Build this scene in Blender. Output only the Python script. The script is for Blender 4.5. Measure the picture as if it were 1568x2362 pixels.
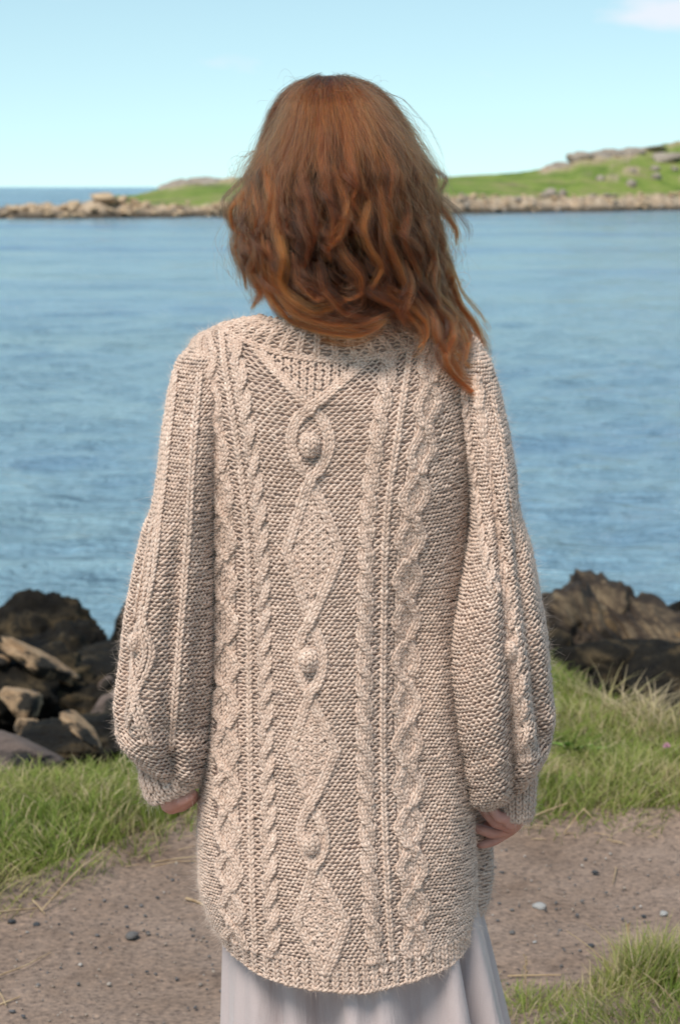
import bpy, bmesh, math, random
import numpy as np
from mathutils import Vector, Matrix
from mathutils.bvhtree import BVHTree

random.seed(7)
RNG = np.random.default_rng(7)
for o in list(bpy.data.objects):
    bpy.data.objects.remove(o)
SC = bpy.context.scene
COL = SC.collection
rad = math.radians

# ------------------------------------------------------------------ camera, sky, sun, exposure
# F is the focal length in units of a 1568 x 2361 reading of the frame; 50 mm lens on a 24 mm high frame
F, CX0, CY0 = 4918.0, 784.0, 1180.5
CAM = np.array([0.0, -2.75, 1.58])
PITCH = math.atan(750.5 / F)
cd = bpy.data.cameras.new('camera')
cam = bpy.data.objects.new('camera', cd)
COL.objects.link(cam)
cam.location = CAM
cam.rotation_euler = (math.pi / 2 - PITCH, 0, 0)
cd.sensor_fit = 'VERTICAL'
cd.sensor_height = 24.0
cd.sensor_width = 16.0
cd.lens = 24.0 * F / 2361.0
cd.clip_start = 0.05
cd.clip_end = 20000
cd.dof.use_dof = True
cd.dof.focus_distance = 2.66
cd.dof.aperture_fstop = 7.0
SC.camera = cam

def W_DIR(X, Y):
    """unit direction the frame reads at (X, Y)"""
    d = np.array([(X - CX0) / F, math.cos(PITCH) - (Y - CY0) / F * math.sin(PITCH), -math.sin(PITCH) - (Y - CY0) / F * math.cos(PITCH)])
    return d / np.linalg.norm(d)


SUN_EL, SUN_AZ = 56.0, 212.0          # azimuth clockwise from +y seen from above: behind the camera, to its left
world = bpy.data.worlds.new('World')
SC.world = world
world.use_nodes = True
nt = world.node_tree
nt.nodes.clear()
wo = nt.nodes.new('ShaderNodeOutputWorld')
bg = nt.nodes.new('ShaderNodeBackground')
bg.inputs['Strength'].default_value = 0.09
sky = nt.nodes.new('ShaderNodeTexSky')
sky.sky_type = 'NISHITA'
sky.sun_disc = False
sky.sun_elevation = rad(SUN_EL)
sky.sun_rotation = rad(SUN_AZ)
sky.altitude = 0
sky.air_density = 1.0
sky.dust_density = 0.2
sky.ozone_density = 1.0
tcw = nt.nodes.new('ShaderNodeTexCoord')
va = nt.nodes.new('ShaderNodeVectorMath')          # clear northern air: the pale haze band sits lower than the model has it
va.inputs[1].default_value = (0, 0, 0.12)
vn = nt.nodes.new('ShaderNodeVectorMath')
vn.operation = 'NORMALIZE'
nt.links.new(tcw.outputs['Generated'], va.inputs[0])
nt.links.new(va.outputs[0], vn.inputs[0])
nt.links.new(vn.outputs[0], sky.inputs['Vector'])
hs = nt.nodes.new('ShaderNodeMix')                 # white balance
hs.data_type = 'RGBA'
hs.blend_type = 'MULTIPLY'
hs.inputs['Factor'].default_value = 1.0
hs.inputs['B'].default_value = (1.22, 1.24, 1.0, 1)
nt.links.new(sky.outputs[0], hs.inputs['A'])
# fair-weather clouds: a noise field over the whole dome, thin and scattered
mpw = nt.nodes.new('ShaderNodeMapping')
mpw.inputs['Scale'].default_value = (1.0, 1.0, 2.6)
mpw.inputs['Location'].default_value = (0.37, 0.0, 0.12)
nzw = nt.nodes.new('ShaderNodeTexNoise')
nzw.inputs['Scale'].default_value = 14.0
nzw.inputs['Detail'].default_value = 9
nzw.inputs['Roughness'].default_value = 0.55
rmw = nt.nodes.new('ShaderNodeMapRange')
rmw.inputs['From Min'].default_value = 0.66
rmw.inputs['From Max'].default_value = 0.86
rmw.inputs['To Max'].default_value = 0.8
mxw = nt.nodes.new('ShaderNodeMix')
mxw.data_type = 'RGBA'
mxw.inputs['B'].default_value = (5.6, 5.7, 6.2, 1)
nt.links.new(tcw.outputs['Generated'], mpw.inputs[0])
nt.links.new(mpw.outputs[0], nzw.inputs['Vector'])
dcl = nt.nodes.new('ShaderNodeVectorMath')
dcl.operation = 'DISTANCE'
scl = nt.nodes.new('ShaderNodeVectorMath')
scl.operation = 'MULTIPLY'
scl.inputs[1].default_value = (1, 1, 3.4)
_cd = W_DIR(1540, 26)
dcl.inputs[1].default_value = (_cd[0], _cd[1], _cd[2] * 3.4)
nt.links.new(tcw.outputs['Generated'], scl.inputs[0])
nt.links.new(scl.outputs[0], dcl.inputs[0])
rcl = nt.nodes.new('ShaderNodeMapRange')
rcl.interpolation_type = 'SMOOTHSTEP'
rcl.inputs['From Min'].default_value = 0.055
rcl.inputs['From Max'].default_value = 0.0
rcl.inputs['To Max'].default_value = 0.30
nt.links.new(dcl.outputs['Value'], rcl.inputs[0])
acl = nt.nodes.new('ShaderNodeMath')
nt.links.new(nzw.outputs[0], acl.inputs[0])
nt.links.new(rcl.outputs[0], acl.inputs[1])
nt.links.new(acl.outputs[0], rmw.inputs[0])
nt.links.new(rmw.outputs[0], mxw.inputs['Factor'])
nt.links.new(hs.outputs['Result'], mxw.inputs['A'])
nt.links.new(mxw.outputs['Result'], bg.inputs['Color'])
nt.links.new(bg.outputs[0], wo.inputs['Surface'])

sl = bpy.data.lights.new('sun', 'SUN')
sun = bpy.data.objects.new('sun', sl)
COL.objects.link(sun)
sl.energy = 2.2
sl.angle = rad(24)
sl.color = (1.0, 0.95, 0.88)
_d = Vector((math.sin(rad(SUN_AZ)) * math.cos(rad(SUN_EL)), math.cos(rad(SUN_AZ)) * math.cos(rad(SUN_EL)), math.sin(rad(SUN_EL))))
sun.rotation_euler = _d.to_track_quat('Z', 'Y').to_euler()
sun.location = (-4, -8, 12)

SC.view_settings.view_transform = 'Standard'
SC.view_settings.look = 'None'
SC.view_settings.exposure = 0.85
SC.view_settings.gamma = 1.0
SC.view_settings.use_curve_mapping = False
SC.cycles.use_denoising = True
SC.cycles.max_bounces = 8
SC.cycles.diffuse_bounces = 3
SC.cycles.transparent_max_bounces = 8

# ------------------------------------------------------------------ helpers
FWD = np.array([0, math.cos(PITCH), -math.sin(PITCH)])
UPV = np.array([0, math.sin(PITCH), math.cos(PITCH)])
RGT = np.array([1.0, 0, 0])


def W(X, Y, y):
    """point of the world plane y = const that the frame reads at (X, Y)"""
    X, Y, y = np.broadcast_arrays(np.asarray(X, float), np.asarray(Y, float), np.asarray(y, float))
    d = FWD + ((X - CX0) / F)[..., None] * RGT - ((Y - CY0) / F)[..., None] * UPV
    t = (y - CAM[1]) / d[..., 1]
    return CAM + d * t[..., None]


def mat(name, rough=0.8, spec=0.3):
    m = bpy.data.materials.new(name)
    m.use_nodes = True
    n = m.node_tree.nodes
    b = n['Principled BSDF']
    b.inputs['Roughness'].default_value = rough
    b.inputs['Specular IOR Level'].default_value = spec
    return m, m.node_tree, b


def node(t, kind, **kw):
    n = t.nodes.new(kind)
    for k, v in kw.items():
        if k in n.inputs:
            n.inputs[k].default_value = v
        else:
            setattr(n, k, v)
    return n


def ramp(t, stops, src=None):
    r = t.nodes.new('ShaderNodeValToRGB')
    e = r.color_ramp.elements
    while len(e) < len(stops):
        e.new(0.5)
    for el, (p, c) in zip(e, stops):
        el.position = p
        el.color = (*c, 1) if len(c) == 3 else c
    if src is not None:
        t.links.new(src, r.inputs[0])
    return r


def noise(t, scale, detail=4, rough=0.55, vec=None, dist=0.0):
    n = t.nodes.new('ShaderNodeTexNoise')
    n.inputs['Scale'].default_value = scale
    n.inputs['Detail'].default_value = detail
    n.inputs['Roughness'].default_value = rough
    n.inputs['Distortion'].default_value = dist
    if vec is not None:
        t.links.new(vec, n.inputs['Vector'])
    return n


def mixc(t, fac, a, b, mode='MIX'):
    m = t.nodes.new('ShaderNodeMix')
    m.data_type = 'RGBA'
    m.blend_type = mode
    for sock, val in (('Factor', fac), ('A', a), ('B', b)):
        if hasattr(val, 'links') or hasattr(val, 'is_linked'):
            t.links.new(val, m.inputs[sock])
        elif isinstance(val, (int, float)):
            m.inputs[sock].default_value = val
        else:
            m.inputs[sock].default_value = (*val, 1)
    return m.outputs['Result']


def bump(t, b, height, strength=0.4, dist=0.01):
    bn = t.nodes.new('ShaderNodeBump')
    bn.inputs['Strength'].default_value = strength
    bn.inputs['Distance'].default_value = dist
    t.links.new(height, bn.inputs['Height'])
    t.links.new(bn.outputs[0], b.inputs['Normal'])
    return bn


def mesh_np(name, verts, faces, material=None, parent=None, smooth=True, tint=None):
    """one mesh object from arrays; faces is (n, 3) or (n, 4)"""
    me = bpy.data.meshes.new(name)
    verts = np.ascontiguousarray(verts, dtype=np.float32)
    faces = np.ascontiguousarray(faces, dtype=np.int32)
    nf, k = faces.shape
    me.vertices.add(len(verts))
    me.vertices.foreach_set('co', verts.ravel())
    me.loops.add(nf * k)
    me.loops.foreach_set('vertex_index', faces.ravel())
    me.polygons.add(nf)
    me.polygons.foreach_set('loop_start', np.arange(0, nf * k, k, dtype=np.int32))
    me.polygons.foreach_set('use_smooth', np.full(nf, smooth, dtype=bool))
    if tint is not None:
        at = me.attributes.new('tint', 'FLOAT', 'POINT')
        at.data.foreach_set('value', np.ascontiguousarray(tint, dtype=np.float32))
    me.update(calc_edges=True)
    o = bpy.data.objects.new(name, me)
    COL.objects.link(o)
    if material:
        me.materials.append(material)
    if parent:
        o.parent = parent
    return o


def tag(o, label=None, cat=None, group=None, kind=None):
    if label:
        o['label'] = label
    if cat:
        o['category'] = cat
    if group:
        o['group'] = group
    if kind:
        o['kind'] = kind
    return o


_P = RNG.permutation(256)
_P = np.concatenate([_P, _P, _P])
_G = RNG.normal(size=(256, 3))
_G /= np.linalg.norm(_G, axis=1)[:, None]


def pnoise(p):
    """gradient noise, p (n, 3) -> (n,) about -1..1"""
    p = np.asarray(p, float)
    i = np.floor(p).astype(int)
    f = p - i
    i &= 255
    u = f * f * f * (f * (f * 6 - 15) + 10)

    def g(dx, dy, dz):
        h = _P[_P[_P[(i[:, 0] + dx) & 255] + ((i[:, 1] + dy) & 255)] + ((i[:, 2] + dz) & 255)]
        gr = _G[h]
        return gr[:, 0] * (f[:, 0] - dx) + gr[:, 1] * (f[:, 1] - dy) + gr[:, 2] * (f[:, 2] - dz)
    a = g(0, 0, 0) * (1 - u[:, 0]) + g(1, 0, 0) * u[:, 0]
    b = g(0, 1, 0) * (1 - u[:, 0]) + g(1, 1, 0) * u[:, 0]
    c = g(0, 0, 1) * (1 - u[:, 0]) + g(1, 0, 1) * u[:, 0]
    d = g(0, 1, 1) * (1 - u[:, 0]) + g(1, 1, 1) * u[:, 0]
    a = a * (1 - u[:, 1]) + b * u[:, 1]
    c = c * (1 - u[:, 1]) + d * u[:, 1]
    return (a * (1 - u[:, 2]) + c * u[:, 2]) * 1.5


def fbm(p, octs=4, gain=0.5):
    p = np.asarray(p, float)
    s, a = 0, 1
    for k in range(octs):
        s = s + a * pnoise(p * 2 ** k + 17.3 * k)
        a *= gain
    return s


def ss(a, b, x):
    t = np.clip((np.asarray(x, float) - a) / (b - a), 0, 1)
    return t * t * (3 - 2 * t)


def grid_faces(nr, nc, wrap=False):
    r = np.arange(nr - 1)[:, None]
    c = np.arange(nc if wrap else nc - 1)[None, :]
    c2 = (c + 1) % nc
    return np.stack([r * nc + c, r * nc + c2, (r + 1) * nc + c2, (r + 1) * nc + c], -1).reshape(-1, 4)


def unit(v):
    return v / np.maximum(np.linalg.norm(v, axis=-1, keepdims=True), 1e-12)


def tubes(P, N, R, sides=5, keep=None, flat=1.0, tint=None):
    """swept tubes: P (n, k, 3), N (n, k, 3) reference normals, R (n, k); keep (n, k-1) segments"""
    n, k, _ = P.shape
    T = np.empty_like(P)
    T[:, 1:-1] = P[:, 2:] - P[:, :-2]
    T[:, 0] = P[:, 1] - P[:, 0]
    T[:, -1] = P[:, -1] - P[:, -2]
    T = unit(T)
    N = unit(N - (N * T).sum(-1, keepdims=True) * T)
    B = np.cross(T, N)
    ang = np.arange(sides) * 2 * math.pi / sides + math.pi / 2
    ca, sa = np.cos(ang), np.sin(ang)
    V = P[:, :, None] + R[:, :, None, None] * (sa[:, None] * flat * N[:, :, None] + ca[:, None] * B[:, :, None])
    base = np.arange(n * (k - 1)).reshape(n, k - 1) + np.arange(n)[:, None]
    if keep is not None:
        base = base[keep]
    base = base.reshape(-1, 1) * sides
    a = np.arange(sides)[None, :]
    a2 = (a + 1) % sides
    fc = np.stack([base + a, base + a2, base + sides + a2, base + sides + a], -1).reshape(-1, 4)
    V = V.reshape(-1, 3)
    tt = None
    if tint is not None:
        tt = np.repeat(tint.reshape(-1), sides)
    if keep is not None:                       # drop vertices nobody uses
        used = np.zeros(len(V), bool)
        used[fc.ravel()] = True
        idx = np.cumsum(used) - 1
        V = V[used]
        fc = idx[fc]
        if tt is not None:
            tt = tt[used]
    return V, fc, tt


class Bag:
    """collects quads of one part"""
    def __init__(s):
        s.v, s.f, s.t, s.n = [], [], [], 0

    def add(s, V, Fc, T=None):
        s.v.append(V)
        s.f.append(Fc + s.n)
        s.t.append(T if T is not None else np.full(len(V), 0.5))
        s.n += len(V)

    def build(s, name, material, parent=None):
        return mesh_np(name, np.concatenate(s.v), np.concatenate(s.f), material, parent, True, np.concatenate(s.t))


def curves_np(name, P, R, material, parent=None, tint=None):
    """hair curves object, P (n, k, 3), R (n, k)"""
    n, k, _ = P.shape
    hc = bpy.data.hair_curves.new(name)
    hc.add_curves([k] * n)
    hc.attributes['position'].data.foreach_set('vector', np.ascontiguousarray(P, np.float32).ravel())
    ra = hc.attributes.get('radius') or hc.attributes.new('radius', 'FLOAT', 'POINT')
    ra.data.foreach_set('value', np.ascontiguousarray(R, np.float32).ravel())
    if tint is not None:
        at = hc.attributes.new('tint', 'FLOAT', 'CURVE')
        at.data.foreach_set('value', np.ascontiguousarray(tint, np.float32))
    hc.materials.append(material)
    o = bpy.data.objects.new(name, hc)
    COL.objects.link(o)
    if parent:
        o.parent = parent
    return o

# ================================================================== the setting
SEA_Z = -2.0
_ex = np.array([-40, -3, -1.3, -0.6, 0.2, 0.62, 0.80, 1.1, 2, 3, 40.0])
_ey = np.array([2.4, 2.4, 2.5, 2.65, 3.5, 3.95, 3.35, 2.9, 2.75, 2.7, 2.7])
_px = np.array([-40, -6, -2, -.76, -.37, .4, .84, 2, 6, 40.0])
_py = np.array([0.0, 0.3, 0.95, 1.55, 2.16, 2.20, 2.16, 2.0, 1.8, 1.8])


def y_edge(x):
    return np.interp(x, _ex, _ey)


def y_path(x):
    return np.interp(x, _px, _py)


def near_patch(x, y):
    """signed distance-like measure of the grass at the near right, > 0 inside"""
    e = 1.31 - 0.06 * np.sin(5 * x) + 0.12 * np.exp(-((x - 0.62) / 0.13) ** 2)
    return np.minimum(e - y, x - 0.27 - 0.10 * np.maximum(0, 1.0 - y))


def ground_z(x, y):
    x, y = np.asarray(x, float), np.asarray(y, float)
    p = np.stack([x, y, 0 * x], -1).reshape(-1, 3)
    h = (0.035 * fbm(p * 1.1, 3) + 0.012 * fbm(p * 5.0 + 9, 3)).reshape(x.shape)
    d = y - y_edge(x)
    turf = ss(0.0, 0.35, y - y_path(x)) * 0.07 + 0.05 * ss(0, 0.25, near_patch(x, y))
    z = h * ss(0, 0.8, y - y_path(x)) + turf + 0.004 * fbm(p * 9, 2).reshape(x.shape)
    shore = -0.30 * ss(0, 0.7, d) - 0.155 * np.maximum(d, 0)
    lump = (0.16 * fbm(p * 0.9 + 4, 4) + 0.05 * fbm(p * 4.0 + 2, 3)).reshape(x.shape)
    z = z * (1 - ss(0, 0.6, d)) + shore + lump * ss(0.2, 1.4, d)
    return np.maximum(z, -4.0)


def sinh_axis(lo, hi, c, n, k):
    """grid lines dense round c"""
    a = math.asinh((lo - c) * k)
    b = math.asinh((hi - c) * k)
    return c + np.sinh(np.linspace(a, b, n)) / k


# ---- ground (soil and shore)
gx = sinh_axis(-60, 60, 0.0, 200, 1.2)
gy = sinh_axis(-30, 34, 4.0, 220, 0.5)
GX, GY = np.meshgrid(gx, gy)
GZ = ground_z(GX, GY) - 0.012
m_soil, t, b = mat('soil_and_shore', 0.9, 0.2)
geo = node(t, 'ShaderNodeNewGeometry')
n1 = noise(t, 2.2, 6, 0.6, geo.outputs['Position'])
n2 = noise(t, 14, 5, 0.65, geo.outputs['Position'])
shore_c = ramp(t, [(0.35, (0.012, 0.010, 0.008)), (0.55, (0.035, 0.027, 0.018)), (0.75, (0.10, 0.075, 0.045))], n2.outputs[0])
soil_c = ramp(t, [(0.3, (0.055, 0.040, 0.022)), (0.7, (0.13, 0.095, 0.055))], n2.outputs[0])
sep = node(t, 'ShaderNodeSeparateXYZ')
t.links.new(geo.outputs['Position'], sep.inputs[0])
hm = node(t, 'ShaderNodeMapRange', **{'From Min': -0.08, 'From Max': -0.25})
t.links.new(sep.outputs[2], hm.inputs[0])
t.links.new(mixc(t, hm.outputs[0], soil_c.outputs[0], shore_c.outputs[0]), b.inputs['Base Color'])
bump(t, b, n2.outputs[0], 0.7, 0.03)
o = mesh_np('ground', np.stack([GX, GY, GZ], -1).reshape(-1, 3), grid_faces(len(gy), len(gx)), m_soil)
tag(o, 'dark soil and seaweed covered shore sloping down to the water', kind='structure')

# ---- path of trodden earth
pxs = np.linspace(-4.2, 4.2, 240)
pv = np.linspace(0, 1, 220)
PXG, PV = np.meshgrid(pxs, pv)
edge_n = (0.05 * fbm(np.stack([PXG * 3, 0 * PXG, 0 * PXG + 3], -1).reshape(-1, 3), 4)).reshape(PXG.shape)
ytop = y_path(PXG) + 0.24 + edge_n
PYG = -6.0 + (ytop + 6.0) * PV ** 0.62
pz = ground_z(PXG, PYG) + 0.004
pp = np.stack([PXG, PYG, 0 * PXG], -1).reshape(-1, 3)
pz = pz + (0.006 * fbm(pp * 6, 4) + 0.003 * np.abs(fbm(pp * 26, 3))).reshape(pz.shape)
pz[-1] -= 0.03
m_path, t, b = mat('trodden_earth', 0.92, 0.2)
geo = node(t, 'ShaderNodeNewGeometry')
n1 = noise(t, 3.4, 7, 0.68, geo.outputs['Position'])
n2 = noise(t, 75, 6, 0.75, geo.outputs['Position'])
n3 = noise(t, 220, 3, 0.6, geo.outputs['Position'])
vo = node(t, 'ShaderNodeTexVoronoi', Scale=95.0)
t.links.new(geo.outputs['Position'], vo.inputs['Vector'])
c1 = ramp(t, [(0.25, (0.148, 0.098, 0.070)), (0.42, (0.220, 0.154, 0.114)), (0.6, (0.268, 0.193, 0.147)), (0.8, (0.34, 0.255, 0.200))], n1.outputs[0])
c2 = ramp(t, [(0.34, (0.34, 0.34, 0.37)), (0.47, (0.92, 0.92, 0.93)), (0.58, (1.15, 1.13, 1.11)), (0.70, (1.7, 1.62, 1.55))], n2.outputs[0])
c3 = ramp(t, [(0.0, (0.55, 0.57, 0.62)), (0.12, (1, 1, 1)), (0.9, (1, 1, 1)), (1.0, (1.5, 1.45, 1.4))], vo.outputs['Color'])
cc = mixc(t, 1.0, c1.outputs[0], c2.outputs[0], 'MULTIPLY')
cc = mixc(t, 0.8, cc, c3.outputs[0], 'MULTIPLY')
t.links.new(cc, b.inputs['Base Color'])
bump(t, b, mixc(t, 0.5, n2.outputs[0], n3.outputs[0]), 0.6, 0.006)
path = mesh_np('path', np.stack([PXG, PYG, pz], -1).reshape(-1, 3), grid_faces(220, 240), m_path)
tag(path, 'bare brown earth path scattered with gravel', kind='structure')


def path_z(x, y):
    return float(ground_z(np.array([x]), np.array([y]))[0]) + 0.004


# ---- sea
ang = np.concatenate([np.linspace(-1.45, -0.24, 10)[:-1], np.linspace(-0.24, 0.24, 72), np.linspace(0.24, 1.45, 10)[1:]])
sy = np.concatenate([np.arange(5, 60, 0.4), np.arange(60, 320, 1.0), np.arange(320, 1200, 2.2), np.arange(1200, 4200, 7.0), np.geomspace(4300, 18000, 16)])
AN, SYr = np.meshgrid(ang, sy)
SX = SYr * np.tan(AN)
SY = SYr + 0 * SX
wp = np.stack([SX * 0.55, SY * 0.95, 0 * SX], -1).reshape(-1, 3)
near = (0.085 * fbm(wp * 1.0, 3)).reshape(SX.shape) * ss(90, 30, SY)
wp2 = np.stack([SX * 0.18, SY * 0.42, 0 * SX + 5], -1).reshape(-1, 3)
midw = (0.085 * fbm(wp2, 2)).reshape(SX.shape) * ss(20, 70, SY) * ss(420, 260, SY)
_ph = 3.0 * pnoise(np.stack([SX * 0.02, SY * 0.012, 0 * SX], -1).reshape(-1, 3)).reshape(SX.shape)
farw = 0.24 * np.sin(SY * 2 * math.pi / 9.1 + _ph) * ss(320, 350, SY) * ss(1200, 1150, SY) + 0.62 * np.sin(SY * 2 * math.pi / 29.0 + _ph) * ss(1190, 1230, SY) * ss(4200, 3900, SY)
SZ = SEA_Z + near + midw + farw
m_sea, t, b = mat('sea_water', 0.12, 0.5)
b.inputs['IOR'].default_value = 1.33
geo = node(t, 'ShaderNodeNewGeometry')
mp = node(t, 'ShaderNodeMapping', Scale=(0.75, 1.5, 1.0), Rotation=(0, 0, 0.12))
t.links.new(geo.outputs['Position'], mp.inputs[0])
w1 = noise(t, 0.9, 5, 0.62, mp.outputs[0], 0.5)
w2 = noise(t, 4.0, 3, 0.6, mp.outputs[0], 0.3)
mp2 = node(t, 'ShaderNodeMapping', Scale=(0.02, 0.07, 1.0))
t.links.new(geo.outputs['Position'], mp2.inputs[0])
w3 = noise(t, 1.0, 5, 0.6, mp2.outputs[0])
deep = ramp(t, [(0.30, (0.280, 0.425, 0.450)), (0.5, (0.225, 0.380, 0.475)), (0.70, (0.130, 0.255, 0.430))], w3.outputs[0])
t.links.new(deep.outputs[0], b.inputs['Base Color'])
w4 = noise(t, 1.9, 4, 0.6, mp.outputs[0], 0.8)
hh = mixc(t, 0.45, w1.outputs[0], w4.outputs[0])
bump(t, b, mixc(t, 0.22, hh, w2.outputs[0]), 1.0, 1.9)
o = mesh_np('sea', np.stack([SX, SY, SZ], -1).reshape(-1, 3), grid_faces(len(sy), len(ang)), m_sea)
tag(o, 'calm blue bay with small wind ripples reaching the horizon', kind='structure')

# ---- far shore: low rocky spit on one side, green headland on the other
HX = [-1500, 0, 60, 100, 150, 200, 236, 290, 320, 380, 400, 450, 540, 700, 1000, 1020, 1100, 1200, 1250, 1300, 1318, 1330, 1400, 1500, 1568, 1700, 2000, 2900]
HS = [508, 504, 504, 504, 504, 503, 503, 502, 502, 501, 501, 500, 500, 498, 493, 493, 492, 490, 489, 488, 488, 488, 487, 485, 484, 482, 478, 470]
HR = [490, 483, 480, 476, 479, 474, 462, 468, 471, 472, 472, 470, 471, 470, 452, 450, 452, 455, 455, 454, 454, 454, 452, 449, 447, 446, 440, 430]
HT = [489, 482, 478, 474, 477, 472, 453, 452, 450, 435, 430, 421, 415, 410, 409, 408, 404, 396, 388, 376, 370, 361, 353, 340, 326, 300, 262, 240]
cols = np.arange(-1500, 2900, 5.0)
Ys, Yr, Yt = (np.interp(cols, HX, h) for h in (HS, HR, HT))
d0 = 3.58 * F / (Ys - 430.0)
jag = fbm(np.stack([cols * 0.06, 0 * cols, 0 * cols], -1), 4)
rows, rk = [], []
inl = np.array([-4, -1.5, 0, 1.5, 3, 5, 7, 10, 14, 19, 25, 32, 39, 46, 52, 57, 60, 64, 72, 85, 105, 130.0])
for s in inl:
    dd = d0 + s
    zr = 1.58 - (Yr - 430) / F * (d0 + 7)
    zt = 1.58 - (Yt - 430) / F * (d0 + 60)
    zt = np.maximum(zt, zr - 0.4)
    if s <= 7:
        z = -2.6 + (zr + 2.6) * ss(-3, 7, s + 0.8 * jag)
    elif s <= 60:
        u = (s - 7) / 53
        z = zr + (zt - zr) * (u ** 0.95)
    else:
        z = zt + (-3.5 - zt) * ss(60, 130, s)
    P = np.stack([(cols - CX0) / F * dd, dd + CAM[1], z], -1)
    nz = fbm(P * 0.12, 5, 0.55)
    nz2 = fbm(P * 0.5 + 5, 3)
    rocky = ss(8.5, 5.5, s + 1.6 * nz2 + 0 * cols) * 1.0
    ridge = (np.exp(-((s - 57) / 7.0) ** 2)) * (ss(385, 400, cols) * ss(560, 540, cols) + ss(1225, 1250, cols) * ss(1500, 1440, cols) * 1.2)
    rocky = np.clip(rocky + ridge * (0.9 + 0.5 * nz2) + ss(260, 235, cols) + 0.9 * ss(0.35, 0.6, nz) * (s > 14) * ss(1300, 1450, cols), 0, 1)
    P[:, 2] += rocky * (0.55 * nz2 + 0.5 * nz) * (0.35 + 0.65 * (s > -2)) + (1 - rocky) * 0.22 * nz
    rows.append(P)
    rk.append(rocky)
IV = np.stack(rows).reshape(-1, 3)
m_isl, t, b = mat('headland', 0.9, 0.2)
at = node(t, 'ShaderNodeAttribute', attribute_name='tint')
geo = node(t, 'ShaderNodeNewGeometry')
n1 = noise(t, 0.10, 7, 0.72, geo.outputs['Position'])
n2 = noise(t, 0.9, 6, 0.65, geo.outputs['Position'])
gcol = ramp(t, [(0.36, (0.075, 0.115, 0.020)), (0.46, (0.155, 0.215, 0.034)), (0.53, (0.215, 0.262, 0.052)), (0.59, (0.245, 0.225, 0.090)), (0.68, (0.17, 0.135, 0.075))], n1.outputs[0])
gc2 = ramp(t, [(0.3, (0.75, 0.78, 0.75)), (0.7, (1.15, 1.12, 1.1))], n2.outputs[0])
gcm = mixc(t, 1.0, gcol.outputs[0], gc2.outputs[0], 'MULTIPLY')
rcol = ramp(t, [(0.3, (0.15, 0.10, 0.065)), (0.48, (0.40, 0.29, 0.19)), (0.7, (0.60, 0.47, 0.34))], n2.outputs[0])
sep = node(t, 'ShaderNodeSeparateXYZ')
t.links.new(geo.outputs['Position'], sep.inputs[0])
add = node(t, 'ShaderNodeMath', operation='MULTIPLY_ADD')
t.links.new(n2.outputs[0], add.inputs[0])
add.inputs[1].default_value = 0.9
t.links.new(sep.outputs[2], add.inputs[2])
wet = node(t, 'ShaderNodeMapRange', **{'From Min': -0.45, 'From Max': -1.1})   # weed and wet rock below the tide line
t.links.new(add.outputs[0], wet.inputs[0])
rc2 = mixc(t, wet.outputs[0], rcol.outputs[0], (0.075, 0.058, 0.04))
t.links.new(mixc(t, at.outputs['Fac'], gcm, rc2), b.inputs['Base Color'])
o = mesh_np('headland', IV, grid_faces(len(inl), len(cols)), m_isl, None, True, np.stack(rk).reshape(-1))
tag(o, 'low green headland with a rocky shore across the bay', kind='structure')


# ------------------------------------------------------------------ rocks
def rock_mesh(name, seed, size, sub=5, rough=0.25, strata=0.0, lumps=0.0, tilt=0.0, squash=0.45, freq=1.1):
    bm = bmesh.new()
    bmesh.ops.create_icosphere(bm, subdivisions=sub, radius=1.0)
    me = bpy.data.meshes.new(name)
    bm.to_mesh(me)
    bm.free()
    v = np.empty(len(me.vertices) * 3, np.float32)
    me.vertices.foreach_get('co', v)
    v = v.reshape(-1, 3).astype(float)
    off = seed * 7.13
    d = v.copy()
    r = 1 + rough * 1.6 * fbm(d * freq + off, 2) + rough * 0.9 * (0.4 - np.abs(fbm(d * freq * 2.1 + off + 3, 4))) + 0.05 * fbm(d * 8 + off, 3)
    # facets: clip by a few random planes
    rs = np.random.default_rng(int(seed * 100) + 5)
    for k in range(9):
        n = unit(rs.normal(size=3))
        lim = rs.uniform(0.62, 0.95)
        dp = (d * n).sum(1) * r
        r = np.where(dp > lim, r * (1 - squash * 2.0 * (1 - lim / np.maximum(dp, 1e-6))), r)
    if strata:
        q = d[:, 2] * math.cos(tilt) + d[:, 0] * math.sin(tilt)
        r += strata * (np.abs(((q * 4.1 + 0.6 * fbm(d * 1.3 + off, 2)) % 1.0) - 0.5) - 0.25)
    if lumps:
        r += lumps * np.abs(fbm(d * 4.5 + off, 3)) + lumps * 0.6 * fbm(d * 11 + off, 2)
    v = d * r[:, None] * np.array(size)
    me.vertices.foreach_set('co', v.astype(np.float32).ravel())
    me.polygons.foreach_set('use_smooth', np.ones(len(me.polygons), bool))
    me.update()
    return me


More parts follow.
